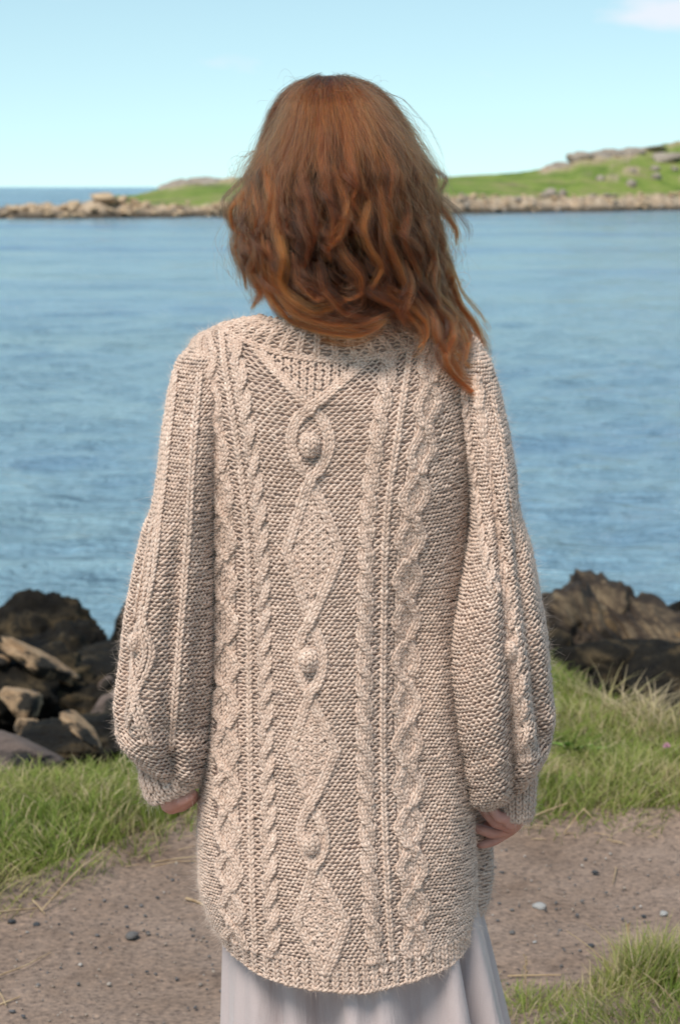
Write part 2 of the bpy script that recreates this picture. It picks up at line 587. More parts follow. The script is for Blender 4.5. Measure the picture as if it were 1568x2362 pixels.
def rock_material(name, stops, rough=0.85, weed=0.0, lichen=None, scale=5.0, spec=0.3):
    m, t, b = mat(name, rough, spec)
    tc = node(t, 'ShaderNodeTexCoord')
    mp = node(t, 'ShaderNodeMapping', Scale=(1, 1, 2.2), Rotation=(0.2, 0.7, 0))
    t.links.new(tc.outputs['Object'], mp.inputs[0])
    a = noise(t, scale, 7, 0.65, mp.outputs[0], 0.6)
    c = ramp(t, stops, a.outputs[0]).outputs[0]
    f = noise(t, scale * 7, 5, 0.7, tc.outputs['Object'])
    c = mixc(t, 0.7, c, ramp(t, [(0.3, (0.55, 0.55, 0.55)), (0.7, (1.35, 1.35, 1.35))], f.outputs[0]).outputs[0], 'MULTIPLY')
    if lichen:
        l = noise(t, scale * 0.8, 4, 0.6, tc.outputs['Object'])
        lr = ramp(t, [(0.58, (0, 0, 0)), (0.68, (1, 1, 1))], l.outputs[0])
        c = mixc(t, lr.outputs[0], c, lichen)
    if weed:
        geo = node(t, 'ShaderNodeNewGeometry')
        w = noise(t, scale * 1.2, 5, 0.6, tc.outputs['Object'])
        wr = ramp(t, [(0.62 - weed * 0.4, (0, 0, 0)), (0.70 - weed * 0.4, (1, 1, 1))], w.outputs[0])
        c = mixc(t, wr.outputs[0], c, (0.020, 0.016, 0.011))
    t.links.new(c, b.inputs['Base Color'])
    bump(t, b, f.outputs[0], 0.6, 0.02)
    return m


M_WEED = rock_material('weed_rock', [(0.35, (0.006, 0.005, 0.0045)), (0.52, (0.017, 0.014, 0.010)), (0.63, (0.060, 0.043, 0.024)), (0.75, (0.15, 0.100, 0.05))], 0.92, scale=3.2, spec=0.12)
M_TAN = rock_material('tan_rock', [(0.3, (0.16, 0.095, 0.05)), (0.5, (0.34, 0.220, 0.122)), (0.7, (0.46, 0.33, 0.20))], 0.8, weed=0.30, scale=5)
M_PINK = rock_material('pinkish_rock', [(0.3, (0.075, 0.052, 0.042)), (0.55, (0.155, 0.110, 0.088)), (0.75, (0.23, 0.165, 0.13))], 0.85, weed=0.25, scale=3)
M_BROWN = rock_material('brown_rock', [(0.32, (0.011, 0.007, 0.005)), (0.47, (0.045, 0.030, 0.019)), (0.58, (0.130, 0.090, 0.052)), (0.74, (0.26, 0.195, 0.12))], 0.8, lichen=(0.19, 0.11, 0.045), scale=4.5)
M_GREY = rock_material('grey_rock', [(0.3, (0.19, 0.155, 0.12)), (0.55, (0.34, 0.28, 0.22)), (0.8, (0.46, 0.39, 0.32))], 0.9, scale=0.6)
M_SHORE = rock_material('shore_rock', [(0.3, (0.26, 0.17, 0.10)), (0.5, (0.50, 0.355, 0.22)), (0.75, (0.66, 0.50, 0.34))], 0.9, scale=0.6)


def rock(label, X, Y, dist, wpx, hpx, m, seed, depth=None, rot=0.0, spin=0.0, cat='rock', **kw):
    """rock centred where the frame reads (X, Y) at that distance; wpx, hpx its extent in the frame"""
    c = W(X, Y, dist + CAM[1])
    k = dist / F
    sx, sz = wpx * k / 2, hpx * k / 2
    sy = depth / 2 if depth else 0.5 * (sx + sz) * 1.1
    o = bpy.data.objects.new('shore_rock', rock_mesh('shore_rock', seed, (sx, sy, sz), **kw))
    COL.objects.link(o)
    o.data.materials.append(m)
    o.location = c
    o.rotation_euler = (0, rot, spin)
    return tag(o, label, cat, 'rocks along the near shore')


rock('big dark weed covered rock with rounded top at the water, left edge', 85, 1490, 12.6, 330, 262, M_WEED, 1, 1.0, rot=0.10, lumps=0.12, rough=0.22)
rock('dark rock sloping to the water with pinkish patch on its crest', 180, 1545, 12.0, 230, 215, M_WEED, 2.3, 0.9, rot=0.35, lumps=0.12, rough=0.2)
rock('upright black rock half hidden behind the left sleeve', 315, 1475, 12.8, 112, 170, M_WEED, 3.1, 0.4, lumps=0.05, rough=0.15)
rock('low black weed mound under the tan stones at the left edge', 20, 1630, 8.9, 360, 270, M_WEED, 4.7, 0.9, lumps=0.16, rough=0.2)
rock('black weed mound between the tan stones and the left sleeve', 215, 1640, 9.0, 320, 240, M_WEED, 5.9, 0.9, lumps=0.16, rough=0.25)
rock('wet dark weed shelf below the sloping rock by the left sleeve', 270, 1560, 10.8, 240, 130, M_WEED, 6.4, 0.8, lumps=0.12, rough=0.2)
rock('black weed mound just above the grass beside the left cuff', 190, 1715, 7.6, 260, 110, M_WEED, 16.4, 0.7, lumps=0.16, rough=0.2)
rock('long tan stone lying slanted on the black weed', 88, 1526, 8.75, 185, 50, M_TAN, 7.2, 0.25, rot=0.54, rough=0.30, sub=4)
rock('broad pale tan stone with a rough top at the left edge', 50, 1620, 8.1, 105, 84, M_TAN, 8.8, 0.3, rot=0.35, rough=0.28, sub=4)
rock('small yellowish stone under the broad pale tan stone', 64, 1676, 7.9, 74, 46, M_TAN, 9.1, 0.2, rot=0.3, rough=0.3, sub=4)
rock('slanted tan stone sticking out of the weed above the grass', 190, 1684, 7.2, 112, 38, M_TAN, 10.6, 0.2, rot=0.72, rough=0.26, sub=4)
rock('dull brown stone tucked behind the left cuff', 262, 1632, 8.3, 110, 66, M_PINK, 11.5, 0.3, rot=-0.45, rough=0.2, sub=4)
rock('flat pinkish brown slab behind the grass at the left edge', 40, 1748, 6.7, 180, 72, M_PINK, 12.2, 0.45, rot=0.12, rough=0.22, sub=4)
rock('tiny tan stone at the left edge above the broad one', -2, 1522, 8.7, 50, 32, M_TAN, 13.7, 0.15, rot=0.3, sub=3)
rock('small brown stone in the dark weed by the left sleeve', 244, 1576, 8.9, 44, 30, M_PINK, 14.9, 0.15, rot=-0.5, sub=3)

rock('blunt brown boulder behind the right sleeve', 1318, 1440, 10.0, 180, 205, M_BROWN, 21.3, 0.7, rot=0.2, rough=0.24, strata=0.16, tilt=0.9)
rock('pointed brown boulder rising highest over the water on the right', 1378, 1415, 10.5, 190, 170, M_BROWN, 22.7, 0.7, rot=0.55, rough=0.2, strata=0.2, tilt=0.7)
rock('long brown boulder sloping down to the right edge', 1495, 1480, 10.3, 260, 175, M_BROWN, 23.9, 0.8, rot=0.5, rough=0.2, strata=0.2, tilt=0.6)
rock('dark boulder cut off by the right edge', 1592, 1435, 10.9, 140, 155, M_WEED, 24.2, 0.6, rough=0.2, lumps=0.04)
rock('black rock below the brown boulders on the right', 1400, 1550, 9.4, 290, 190, M_WEED, 25.8, 0.8, rough=0.2, lumps=0.06)
rock('black rock above the dry grass at the right edge', 1555, 1570, 9.0, 250, 180, M_WEED, 26.4, 0.8, rough=0.2, lumps=0.06)
rock('dark rock low behind the right sleeve above the grass tip', 1260, 1530, 9.6, 160, 160, M_WEED, 27.7, 0.6, rough=0.2, lumps=0.06)
rock('weed covered rock hidden behind the cardigan', 600, 1570, 11.0, 420, 180, M_WEED, 28.1, 1.0, rough=0.2, lumps=0.1)
rock('brown boulder hidden behind the cardigan', 950, 1540, 10.8, 420, 190, M_BROWN, 29.5, 1.0, rough=0.2, strata=0.1)

# ---- boulders along the far shore, each a thing of its own
bmeshes = [rock_mesh('far_boulder', 40 + k * 3.3, (1, 1, 1), sub=3, rough=0.3) for k in range(6)]
rs = np.random.default_rng(21)


def far_boulder(X, inland, w, h, m, label, group, sink=0.25, ztop=None):
    Yb = np.interp(X, HX, HS)
    d = 3.58 * F / (Yb - 430.0) + inland
    zr = 1.58 - (np.interp(X, HX, HR) - 430) / F * (d - inland + 7)
    zt = max(1.58 - (np.interp(X, HX, HT) - 430) / F * (d - inland + 60), zr - 0.4)
    if inland <= 7:
        z = -2.6 + (zr + 2.6) * float(ss(-3, 7, inland))
    else:
        z = zr + (zt - zr) * min(1, ((inland - 7) / 53)) ** 0.95
    o = bpy.data.objects.new('far_boulder', bmeshes[rs.integers(6)])
    COL.objects.link(o)
    if not o.data.materials:
        o.data.materials.append(None)
    o.material_slots[0].link = 'OBJECT'
    o.material_slots[0].material = m
    o.scale = (w / 2, w / 2 * rs.uniform(0.7, 1.1), h / 2)
    o.rotation_euler = (rs.uniform(-.2, .2), rs.uniform(-.2, .2), rs.uniform(0, 6.28))
    o.location = ((X - CX0) / F * d, d + CAM[1], z + h * (0.5 - sink))
    return tag(o, label, 'boulder', group)


for k in range(80):
    far_boulder(rs.uniform(-25, 545), rs.uniform(0.5, 8), rs.uniform(0.5, 1.35), rs.uniform(0.35, 0.7), M_SHORE,
                'warm tan boulder among others on the low rocky spit left of the hair', 'boulders on the low spit')
for X, w, h in ((250, 3.0, 1.3), (286, 2.6, 1.1), (178, 1.9, 0.9), (318, 1.8, 0.8)):
    far_boulder(X, 6.5, w, h, M_SHORE, {250: 'large orange tan outcrop where the spit first rises', 286: 'tan outcrop right beside the large orange one on the spit',
                178: 'rounded tan boulder standing alone on the low end of the spit', 318: 'tan boulder at the foot of the grass slope on the spit'}[X], 'outcrops on the spit', 0.2)
for k in range(90):
    far_boulder(rs.uniform(1015, 1600), rs.uniform(0.5, 8), rs.uniform(0.5, 1.5), rs.uniform(0.35, 0.7), M_SHORE if rs.random() < 0.6 else M_GREY,
                'pale boulder in the rocky band along the waterline of the green headland', 'boulders under the green headland')
for X, Y, w, h, lab in (
        (1376, 416, 2.7, 2.2, 'small pale rock alone in the middle of the green slope'),
        (1446, 427, 3.2, 2.6, 'pale rock low on the green slope, right of the lone rock'),
        (1502, 413, 3.0, 2.6, 'pale rock on the brownish patch of the slope near the right edge'),
        (1499, 394, 2.9, 2.0, 'small pale rock halfway up the slope under the big outcrop'),
        (1527, 372, 8.5, 3.6, 'big grey outcrop high on the slope near the right edge'),
        (1445, 400, 2.6, 1.8, 'small pale rock halfway up the slope left of the outcrop'),
        (1262, 447, 4.2, 3.4, 'pale square boulder just above the shore of the headland'),
        (1290, 449, 3.0, 2.6, 'grey boulder right of the square boulder above the shore'),
        (1545, 395, 2.4, 1.8, 'small rock below the big outcrop by the right edge')):
    yr, yt = np.interp(X, HX, HR), np.interp(X, HX, HT)
    far_boulder(X, 7 + 53 * float(np.clip((yr - Y - 6) / (yr - yt), 0.02, 1)), w * 0.62, h * 0.55, M_GREY, lab, 'rocks on the green slope', 0.3)

# grey crag along the brow of the headland
for X, Y, w, h, lab in ((1335, 379, 5.0, 4.2, 'blunt end of the grey crag on the brow of the headland'),
                        (1368, 374, 6.0, 3.6, 'grey crag block next to the blunt end on the brow'),
                        (1405, 367, 6.5, 3.2, 'middle block of the grey crag on the brow'),
                        (1445, 358, 6.5, 2.6, 'grey crag block near the upper end on the brow'),
                        (1292, 385, 4.4, 2.2, 'low grey rock below the blunt end of the crag'),
                        (1270, 391, 3.4, 1.6, 'lowest grey rock of the brow, nearest the hair'),
                        (1490, 346, 6.0, 2.2, 'grey rock strip at the top of the brow by the right edge'),
                        (430, 432, 6.5, 2.6, 'pale rocky crest left of the hair above the green slope'),
                        (480, 427, 7.0, 2.6, 'pale rocky crest touching the hair above the green slope'),
                        (398, 439, 3.6, 1.9, 'pale rock at the outer end of the rocky crest')):
    far_boulder(X, 56, w * 0.95, h * 0.7, M_GREY, lab, 'crags on the brow', 0.55)

# ------------------------------------------------------------------ grass
m_grass, t, b = mat('grass_blades', 0.6, 0.25)
at = node(t, 'ShaderNodeAttribute', attribute_name='tint')
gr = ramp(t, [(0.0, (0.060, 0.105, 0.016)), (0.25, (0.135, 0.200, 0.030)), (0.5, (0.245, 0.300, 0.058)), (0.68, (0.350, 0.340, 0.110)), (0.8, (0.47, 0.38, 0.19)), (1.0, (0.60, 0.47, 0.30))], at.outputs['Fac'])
t.links.new(gr.outputs[0], b.inputs['Base Color'])
tr = node(t, 'ShaderNodeBsdfTranslucent')
t.links.new(gr.outputs[0], tr.inputs['Color'])
mx = node(t, 'ShaderNodeMixShader', Fac=0.35)
t.links.new(b.outputs[0], mx.inputs[1])
t.links.new(tr.outputs[0], mx.inputs[2])
t.links.new(mx.outputs[0], t.nodes['Material Output'].inputs['Surface'])


def blades(n, xr, yr, dens, hgt, name, label, seed, lean=0.95, width=0.0030, dryness=0.0, hmul=None):
    r = np.random.default_rng(seed)
    x = r.uniform(*xr, n)
    y = r.uniform(*yr, n)
    k = dens(x, y) > r.random(n)
    x, y = x[k], y[k]
    n = len(x)
    z = ground_z(x, y) - 0.012
    p = np.stack([x, y, 0 * x], -1)
    tuft = fbm(p * 6.0 + 11, 3)
    h = hgt * r.uniform(0.45, 1.15, n) * (1 + 0.35 * tuft)
    if hmul is not None:
        h = h * hmul(x, y)
    dirn = 2.4 * fbm(p * 3.5 + 31, 2) * 1.6 + r.normal(0, 1.5, n) + 0.6
    ln = np.abs(lean * (0.8 + 0.5 * fbm(p * 3 + 5, 2)) + r.normal(0, 0.25, n))
    dx, dy = np.cos(dirn), np.sin(dirn)
    face = r.uniform(0, math.pi, n)
    wx, wy = np.cos(face), np.sin(face)
    w = width * r.uniform(0.6, 1.3, n)
    tt = np.array([0, 0.4, 0.75, 1.0])
    bend = tt ** 1.8
    up = tt - 0.28 * bend * np.clip(ln, 0, 1.6)[:, None]
    cx = x[:, None] + dx[:, None] * ln[:, None] * h[:, None] * bend
    cy = y[:, None] + dy[:, None] * ln[:, None] * h[:, None] * bend
    cz = z[:, None] + h[:, None] * up
    C = np.stack([cx, cy, cz], -1)
    wt = np.array([1.0, 0.95, 0.65, 0.12])
    off = np.stack([wx, wy, 0 * wx], -1)[:, None] * (w[:, None] * wt)[..., None] * 0.5
    V = np.stack([C - off, C + off], 2).reshape(n, 8, 3)
    f0 = np.array([[0, 1, 3, 2], [2, 3, 5, 4], [4, 5, 7, 6]])
    fc = (f0[None] + 8 * np.arange(n)[:, None, None]).reshape(-1, 4)
    tint = 0.50 + 0.24 * fbm(p * 2.6 + 3, 3) + 0.14 * fbm(p * 9 + 8, 2) + r.normal(0, 0.09, n) + dryness
    dry = r.random(n) < (0.21 + 0.12 * ss(0.0, 0.6, fbm(p * 1.7 + 50, 2)) + dryness * 0.8)
    tint = np.where(dry, r.uniform(0.66, 1.0, n), tint)
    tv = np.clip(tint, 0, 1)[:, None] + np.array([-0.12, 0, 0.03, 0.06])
    o = mesh_np(name, V.reshape(-1, 3), fc, m_grass, None, True, np.clip(np.repeat(tv.reshape(-1), 2), 0, 1))
    return tag(o, label, 'grass', kind='stuff')


def dens_bank(x, y):
    p = np.stack([x, y, 0 * x], -1)
    e = 0.10 * fbm(p * 3.0 + 7, 3)
    a = ss(-0.05, 0.18, y - y_path(x) - 0.05 + e)
    bb = ss(0.25, -0.05, y - y_edge(x) + e)
    thin = 0.2 + 0.8 * ss(0.05, 0.22, y - y_path(x) + e)
    return a * bb * thin * (0.75 + 0.5 * fbm(p * 5 + 2, 2))


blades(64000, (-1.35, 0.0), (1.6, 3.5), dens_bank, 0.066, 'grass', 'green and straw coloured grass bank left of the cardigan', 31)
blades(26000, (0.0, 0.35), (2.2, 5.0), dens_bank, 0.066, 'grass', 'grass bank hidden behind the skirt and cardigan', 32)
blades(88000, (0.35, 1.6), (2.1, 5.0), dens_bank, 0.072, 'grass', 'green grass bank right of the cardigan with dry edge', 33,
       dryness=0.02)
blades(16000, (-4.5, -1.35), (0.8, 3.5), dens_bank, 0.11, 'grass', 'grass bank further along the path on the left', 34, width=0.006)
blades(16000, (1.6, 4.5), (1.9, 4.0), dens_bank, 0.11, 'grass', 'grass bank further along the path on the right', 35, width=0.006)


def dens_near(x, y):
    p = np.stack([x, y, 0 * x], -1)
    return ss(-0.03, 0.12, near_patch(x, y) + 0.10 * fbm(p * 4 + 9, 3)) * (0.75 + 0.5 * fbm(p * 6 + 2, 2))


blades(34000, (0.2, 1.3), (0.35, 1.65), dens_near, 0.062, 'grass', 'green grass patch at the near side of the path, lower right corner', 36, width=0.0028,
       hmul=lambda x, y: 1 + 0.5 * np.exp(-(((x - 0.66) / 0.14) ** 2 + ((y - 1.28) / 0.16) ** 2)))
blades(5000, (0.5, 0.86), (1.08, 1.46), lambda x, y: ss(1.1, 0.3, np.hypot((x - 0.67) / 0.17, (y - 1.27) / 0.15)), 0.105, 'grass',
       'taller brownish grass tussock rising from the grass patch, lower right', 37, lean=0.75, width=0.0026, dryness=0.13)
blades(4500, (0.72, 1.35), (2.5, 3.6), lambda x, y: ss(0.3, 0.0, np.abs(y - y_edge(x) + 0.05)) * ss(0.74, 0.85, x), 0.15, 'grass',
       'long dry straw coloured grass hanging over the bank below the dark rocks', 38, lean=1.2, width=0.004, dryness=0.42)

# ================================================================== the person
person = bpy.data.objects.new('person', None)
COL.objects.link(person)
tag(person, 'person seen from behind in a beige cable knit cardigan with long wavy auburn hair', 'person')
cardigan = bpy.data.objects.new('cardigan', None)
COL.objects.link(cardigan)
cardigan.parent = person

# ---- yarn
m_yarn, t, b = mat('beige_wool', 0.95, 0.12)
at = node(t, 'ShaderNodeAttribute', attribute_name='tint')
geo = node(t, 'ShaderNodeNewGeometry')
n1 = noise(t, 170, 4, 0.6, geo.outputs['Position'])
n2 = noise(t, 900, 3, 0.6, geo.outputs['Position'])
n3 = noise(t, 9, 3, 0.5, geo.outputs['Position'])
yc = ramp(t, [(0.28, (0.515, 0.358, 0.268)), (0.5, (0.675, 0.497, 0.392)), (0.72, (0.785, 0.622, 0.515))], n1.outputs[0])
ya = ramp(t, [(0.0, (0.80, 0.79, 0.78)), (0.5, (1.0, 1.0, 1.0)), (1.0, (1.14, 1.14, 1.14))], at.outputs['Fac'])
yb = ramp(t, [(0.3, (0.86, 0.85, 0.84)), (0.7, (1.12, 1.12, 1.12))], n2.outputs[0])
c = mixc(t, 1.0, yc.outputs[0], ya.outputs[0], 'MULTIPLY')
c = mixc(t, 1.0, c, yb.outputs[0], 'MULTIPLY')
yd = ramp(t, [(0.3, (0.90, 0.885, 0.87)), (0.5, (1.0, 1.0, 1.0)), (0.7, (1.06, 1.07, 1.08))], n3.outputs[0])
c = mixc(t, 1.0, c, yd.outputs[0], 'MULTIPLY')
t.links.new(c, b.inputs['Base Color'])
b.inputs['Sheen Weight'].default_value = 0.35
b.inputs['Sheen Roughness'].default_value = 0.5
b.inputs['Sheen Tint'].default_value = (1.0, 0.93, 0.86, 1)
bump(t, b, n2.outputs[0], 0.5, 0.0008)

m_under, t, b = mat('wool_inside', 0.95, 0.1)
geo = node(t, 'ShaderNodeNewGeometry')
n1 = noise(t, 260, 4, 0.65, geo.outputs['Position'])
uc = ramp(t, [(0.3, (0.400, 0.255, 0.200)), (0.7, (0.600, 0.430, 0.355))], n1.outputs[0])
t.links.new(uc.outputs[0], b.inputs['Base Color'])
bump(t, b, n1.outputs[0], 0.8, 0.002)


def tab(xs, ys, width=40.0):
    """smooth lookup through knots"""
    xs = np.asarray(xs, float)
    g = np.linspace(xs[0] - 200, xs[-1] + 200, 2400)
    v = np.interp(g, xs, ys)
    lo, hi = (ys[1] - ys[0]) / (xs[1] - xs[0]), (ys[-1] - ys[-2]) / (xs[-1] - xs[-2])
    v = np.where(g < xs[0], ys[0] + lo * (g - xs[0]), v)
    v = np.where(g > xs[-1], ys[-1] + hi * (g - xs[-1]), v)
    k = max(1, int(width / (g[1] - g[0])))
    ker = np.hanning(2 * k + 3)
    ker /= ker.sum()
    vs = np.convolve(np.pad(v, k + 1, mode='edge'), ker, mode='valid')
    return lambda q: np.interp(q, g, vs)


class Surf:
    """a surface over (s, v): s counts stitches across, v reads down the frame"""
    def point(self, s, v):
        raise NotImplementedError

    def frame(self, s, v):
        e = 0.15
        P = self.point(s, v)
        du = self.point(s + e, v) - self.point(s - e, v)
        dv = self.point(s, v + 2.0) - self.point(s, v - 2.0)
        N = unit(np.cross(dv, du))
        return P, N


class Torso(Surf):
    def __init__(self):
        kv = [820, 850, 880, 920, 1000, 1100, 1200, 1350, 1500, 1650, 1800, 1950, 2100, 2200, 2300]
        self.XL = tab(kv, [535, 476, 440, 436, 450, 462, 470, 478, 482, 478, 468, 458, 462, 480, 515], 30)
        self.XR = tab(kv, [1020, 1074, 1108, 1112, 1096, 1086, 1080, 1074, 1066, 1070, 1082, 1092, 1098, 1096, 1086], 30)
        self.YS = tab(kv, [748, 765, 784, 822, 912, 1030, 1140, 1300, 1456, 1608, 1758, 1900, 2030, 2085, 2136], 40)
        self.B = tab(kv, [.070, .082, .095, .108, .122, .130, .134, .136, .138, .142, .150, .158, .166, .170, .172], 60)
        # anchors of the cable columns, in stitches from the middle
        ay = np.array([828, 880, 950, 1030, 1110, 1200, 1300, 1400, 1500, 1600, 1700, 1800, 1900, 2000, 2100, 2240, 2300.0])
        A = {-20.5: [452, 458, 472, 482, 488, 491, 491, 489, 488, 489, 492, 494, 497, 501, 507, 520, 526],
             -15.0: [496, 500, 508, 520, 534, 543, 549, 551, 553, 554, 556, 557, 558, 561, 566, 576, 581],
             -13.5: [512, 518, 532, 546, 559, 569, 575, 577, 578, 578, 579, 579, 580, 582, 585, 592, 596],
             -12.0: [526, 534, 548, 562, 575, 586, 592, 595, 597, 599, 600, 602, 604, 606, 609, 615, 618],
             -8.5: [556, 566, 580, 592, 605, 616, 622, 624, 627, 630, 632, 636, 639, 641, 644, 652, 656],
             0.0: [722, 718, 714, 712, 714, 720, 723, 717, 713, 713, 720, 718, 714, 724, 740, 750, 752],
             8.5: [876, 872, 860, 848, 838, 829, 825, 822, 820, 819, 820, 823, 827, 831, 836, 848, 852],
             12.0: [922, 914, 900, 888, 874, 864, 860, 858, 857, 856, 857, 860, 863, 867, 873, 884, 888],
             13.5: [946, 938, 926, 914, 901, 891, 886, 884, 882, 881, 881, 883, 885, 889, 894, 903, 906],
             15.0: [966, 962, 958, 946, 928, 914, 907, 904, 902, 900, 901, 904, 908, 913, 918, 926, 930],
             20.5: [1016, 1018, 1014, 1006, 994, 981, 973, 968, 967, 967, 970, 973, 976, 981, 986, 994, 998]}
        self.vg = np.arange(780, 2340, 6.0)
        self.sg = np.arange(-52, 52.01, 0.5)
        sa = np.array(sorted(A))
        XA = np.stack([tab(ay, A[k], 50)(self.vg) for k in sa], -1)
        PH = np.empty((len(self.vg), len(self.sg)))
        for i, v in enumerate(self.vg):
            X = np.interp(self.sg, sa, XA[i])
            # smooth the stitch widths a little across
            Xs = X.copy()
            Xs[1:-1] = 0.25 * X[:-2] + 0.5 * X[1:-1] + 0.25 * X[2:]
            a, cx, b = self.geom(v)
            y = np.full_like(Xs, -b * 0.8)
            for _ in range(4):
                x = (Xs - CX0) / F * self.depth(v, y)
                sn = np.clip((x - cx) / a, -0.985, 0.985)
                y = -b * np.sqrt(1 - sn ** 2)
            ph = np.arcsin(sn)
            core = np.abs(self.sg) <= 20.5
            rr = 0.0068 / (0.5 * (a + b))
            iL, iR = np.where(core)[0][[0, -1]]
            ph[:iL] = ph[iL] + (self.sg[:iL] - self.sg[iL]) * rr
            ph[iR + 1:] = ph[iR] + (self.sg[iR + 1:] - self.sg[iR]) * rr
            PH[i] = ph
        self.PH = PH

    def depth(self, v, y):
        d = FWD[1] - (v - CY0) / F * UPV[1]
        return (y - CAM[1]) / d

    def geom(self, v):
        b = self.B(v)
        ys = self.YS(v)
        xl = W(self.XL(v), ys, 0.0)[..., 0]
        xr = W(self.XR(v), ys, 0.0)[..., 0]
        return (xr - xl) / 2, (xr + xl) / 2, b

    def phi(self, s, v):
        fv = np.clip((v - self.vg[0]) / 6.0, 0, len(self.vg) - 1.001)
        fs = np.clip((s + 52) / 0.5, 0, len(self.sg) - 1.001)
        i, j = fv.astype(int), fs.astype(int)
        u, w = fv - i, fs - j
        P = self.PH
        return (P[i, j] * (1 - u) * (1 - w) + P[i + 1, j] * u * (1 - w) + P[i, j + 1] * (1 - u) * w + P[i + 1, j + 1] * u * w)

    def at_phi(self, ph, v):
        ph, v = np.broadcast_arrays(np.asarray(ph, float), np.asarray(v, float))
        a, cx, b = self.geom(v)
        sn, cs = np.sin(ph), np.cos(ph)
        # soft drapes: hollow between the shoulder blades, folds lower down
        drape = 0.006 * np.cos(ph * 5.0 + 0.4) * ss(1100, 1700, v) - 0.010 * np.exp(-(ph / 0.35) ** 2) * ss(880, 980, v) * ss(1500, 1200, v)
        drape = drape + 0.012 * np.exp(-((ph - 0.95 - 0.05 * ss(1500, 2000, v)) / 0.22) ** 2) * ss(1450, 1650, v) * ss(2150, 1900, v)
        drape = drape - 0.010 * np.exp(-((ph - 0.62) / 0.2) ** 2) * ss(1200, 1450, v) * ss(1750, 1550, v)
        drape = drape + 0.0035 * np.sin(ph * 3.1 + v * 0.0062 + 0.7) * np.sin(v * 0.0105 - ph * 2.3) + 0.002 * np.sin(ph * 8.3 - v * 0.008) * ss(900, 1100, v)
        y = np.where(cs > 0, -(b + drape) * np.abs(cs) ** 0.85, (b * 0.8) * np.abs(cs) ** 0.85)
        zc = W(760.0, v, -b)[..., 2]
        zs = W(760.0, self.YS(v), 0.0)[..., 2]
        pw = 2.0 + 1.4 * ss(900, 1500, v)
        z = zc + (zs - zc) * np.abs(sn) ** pw
        z = z + np.where(cs < 0, 0.02 * np.abs(cs), 0)
        return np.stack([cx + a * sn, y, z], -1)

    def point(self, s, v):
        s, v = np.broadcast_arrays(np.asarray(s, float), np.asarray(v, float))
        return self.at_phi(self.phi(s, v), v)


class Sleeve(Surf):
    NS = 52

    def __init__(self, kv, XL, XR, B, tilt, cy, valleys):
        self.vmax = kv[-1]
        self.XL, self.XR = tab(kv, XL, 14), tab(kv, XR, 14)
        self.B, self.T = tab(kv, B, 16), tab(kv, tilt, 40)
        self.CY = tab(kv, cy, 60) if hasattr(cy, '__len__') else (lambda v: cy + 0 * v)
        self.val = [(tab([p[1] for p in pts], [p[0] for p in pts], 60), min(p[1] for p in pts), max(p[1] for p in pts), d, w) for pts, d, w in valleys]

    def geom(self, v):
        xl = W(self.XL(v), v, self.CY(v))[..., 0]
        xr = W(self.XR(v), v, self.CY(v))[..., 0]
        return (xr - xl) / 2, (xr + xl) / 2, self.B(v)

    def s_of(self, X, v):
        a, cx, b = self.geom(v)
        y = self.CY(v) - b * 0.8
        for _ in range(3):
            x = W(X, v, y)[..., 0]
            sn = np.clip((x - cx) / a, -0.98, 0.98)
            y = self.CY(v) - b * np.sqrt(1 - sn ** 2)
        return np.arcsin(sn) / (2 * math.pi) * self.NS

    def at_phi(self, ph, v):
        ph, v = np.broadcast_arrays(np.asarray(ph, float), np.asarray(v, float))
        a, cx, b = self.geom(v)
        r = np.ones_like(ph)
        half = (self.XR(v) - self.XL(v)) / 2
        mid = (self.XR(v) + self.XL(v)) / 2
        for fX, v0, v1, d, w in self.val:
            pk = np.arcsin(np.clip((fX(v) - mid) / half, -0.95, 0.95))
            dp = (ph - pk + math.pi) % (2 * math.pi) - math.pi
            win = ss(v0 - 60, v0 + 220, v) * ss(v1 + 30, v1 - 40, v)
            r = r - d * win * np.exp(-(dp / w) ** 2) + 0.35 * d * win * np.exp(-((dp - 2 * w) / (1.3 * w)) ** 2) + 0.35 * d * win * np.exp(-((dp + 2 * w) / (1.3 * w)) ** 2)
        r = r + 0.03 * np.sin(3 * ph + v * 0.006) + 0.035 * np.sin(v * 0.021 + 2.2 * ph) * np.sin(v * 0.009 - ph) * ss(1000, 1300, v) + 0.05 * np.sin(v * 0.075 + 1.7 * np.sin(2 * ph + 0.5)) * ss(1600, 1700, v) * (0.6 + 0.4 * np.sin(3 * ph))
        x = cx + a * np.sin(ph) * (0.35 + 0.65 * r)
        y = self.CY(v) - b * np.cos(ph) * r
        z = W(784.0, v + self.T(v) * np.sin(ph), self.CY(v))[..., 2]
        return np.stack([x, y, z], -1)

    def point(self, s, v):
        s, v = np.broadcast_arrays(np.asarray(s, float), np.asarray(v, float))
        return self.at_phi(s / self.NS * 2 * math.pi, v)


class Band(Surf):
    """ribbed band: rings interpolated between knots (centre, rx, ry, tilt vector)"""
    def __init__(self, rings, NS, swirl=0.0):
        self.r, self.NS, self.swirl = rings, NS, swirl

    def point(self, s, v):
        s, v = np.broadcast_arrays(np.asarray(s, float), np.asarray(v, float))
        k = np.linspace(0, 100, len(self.r))
        R = np.array(self.r)
        q = [np.interp(v, k, R[:, i]) for i in range(R.shape[1])]
        ph = s / self.NS * 2 * math.pi + self.swirl * v / 100
        return np.stack([q[0] + q[3] * np.sin(ph), q[1] - q[4] * np.cos(ph), q[2] + q[5] * np.sin(ph) - q[6] * np.cos(ph)], -1)


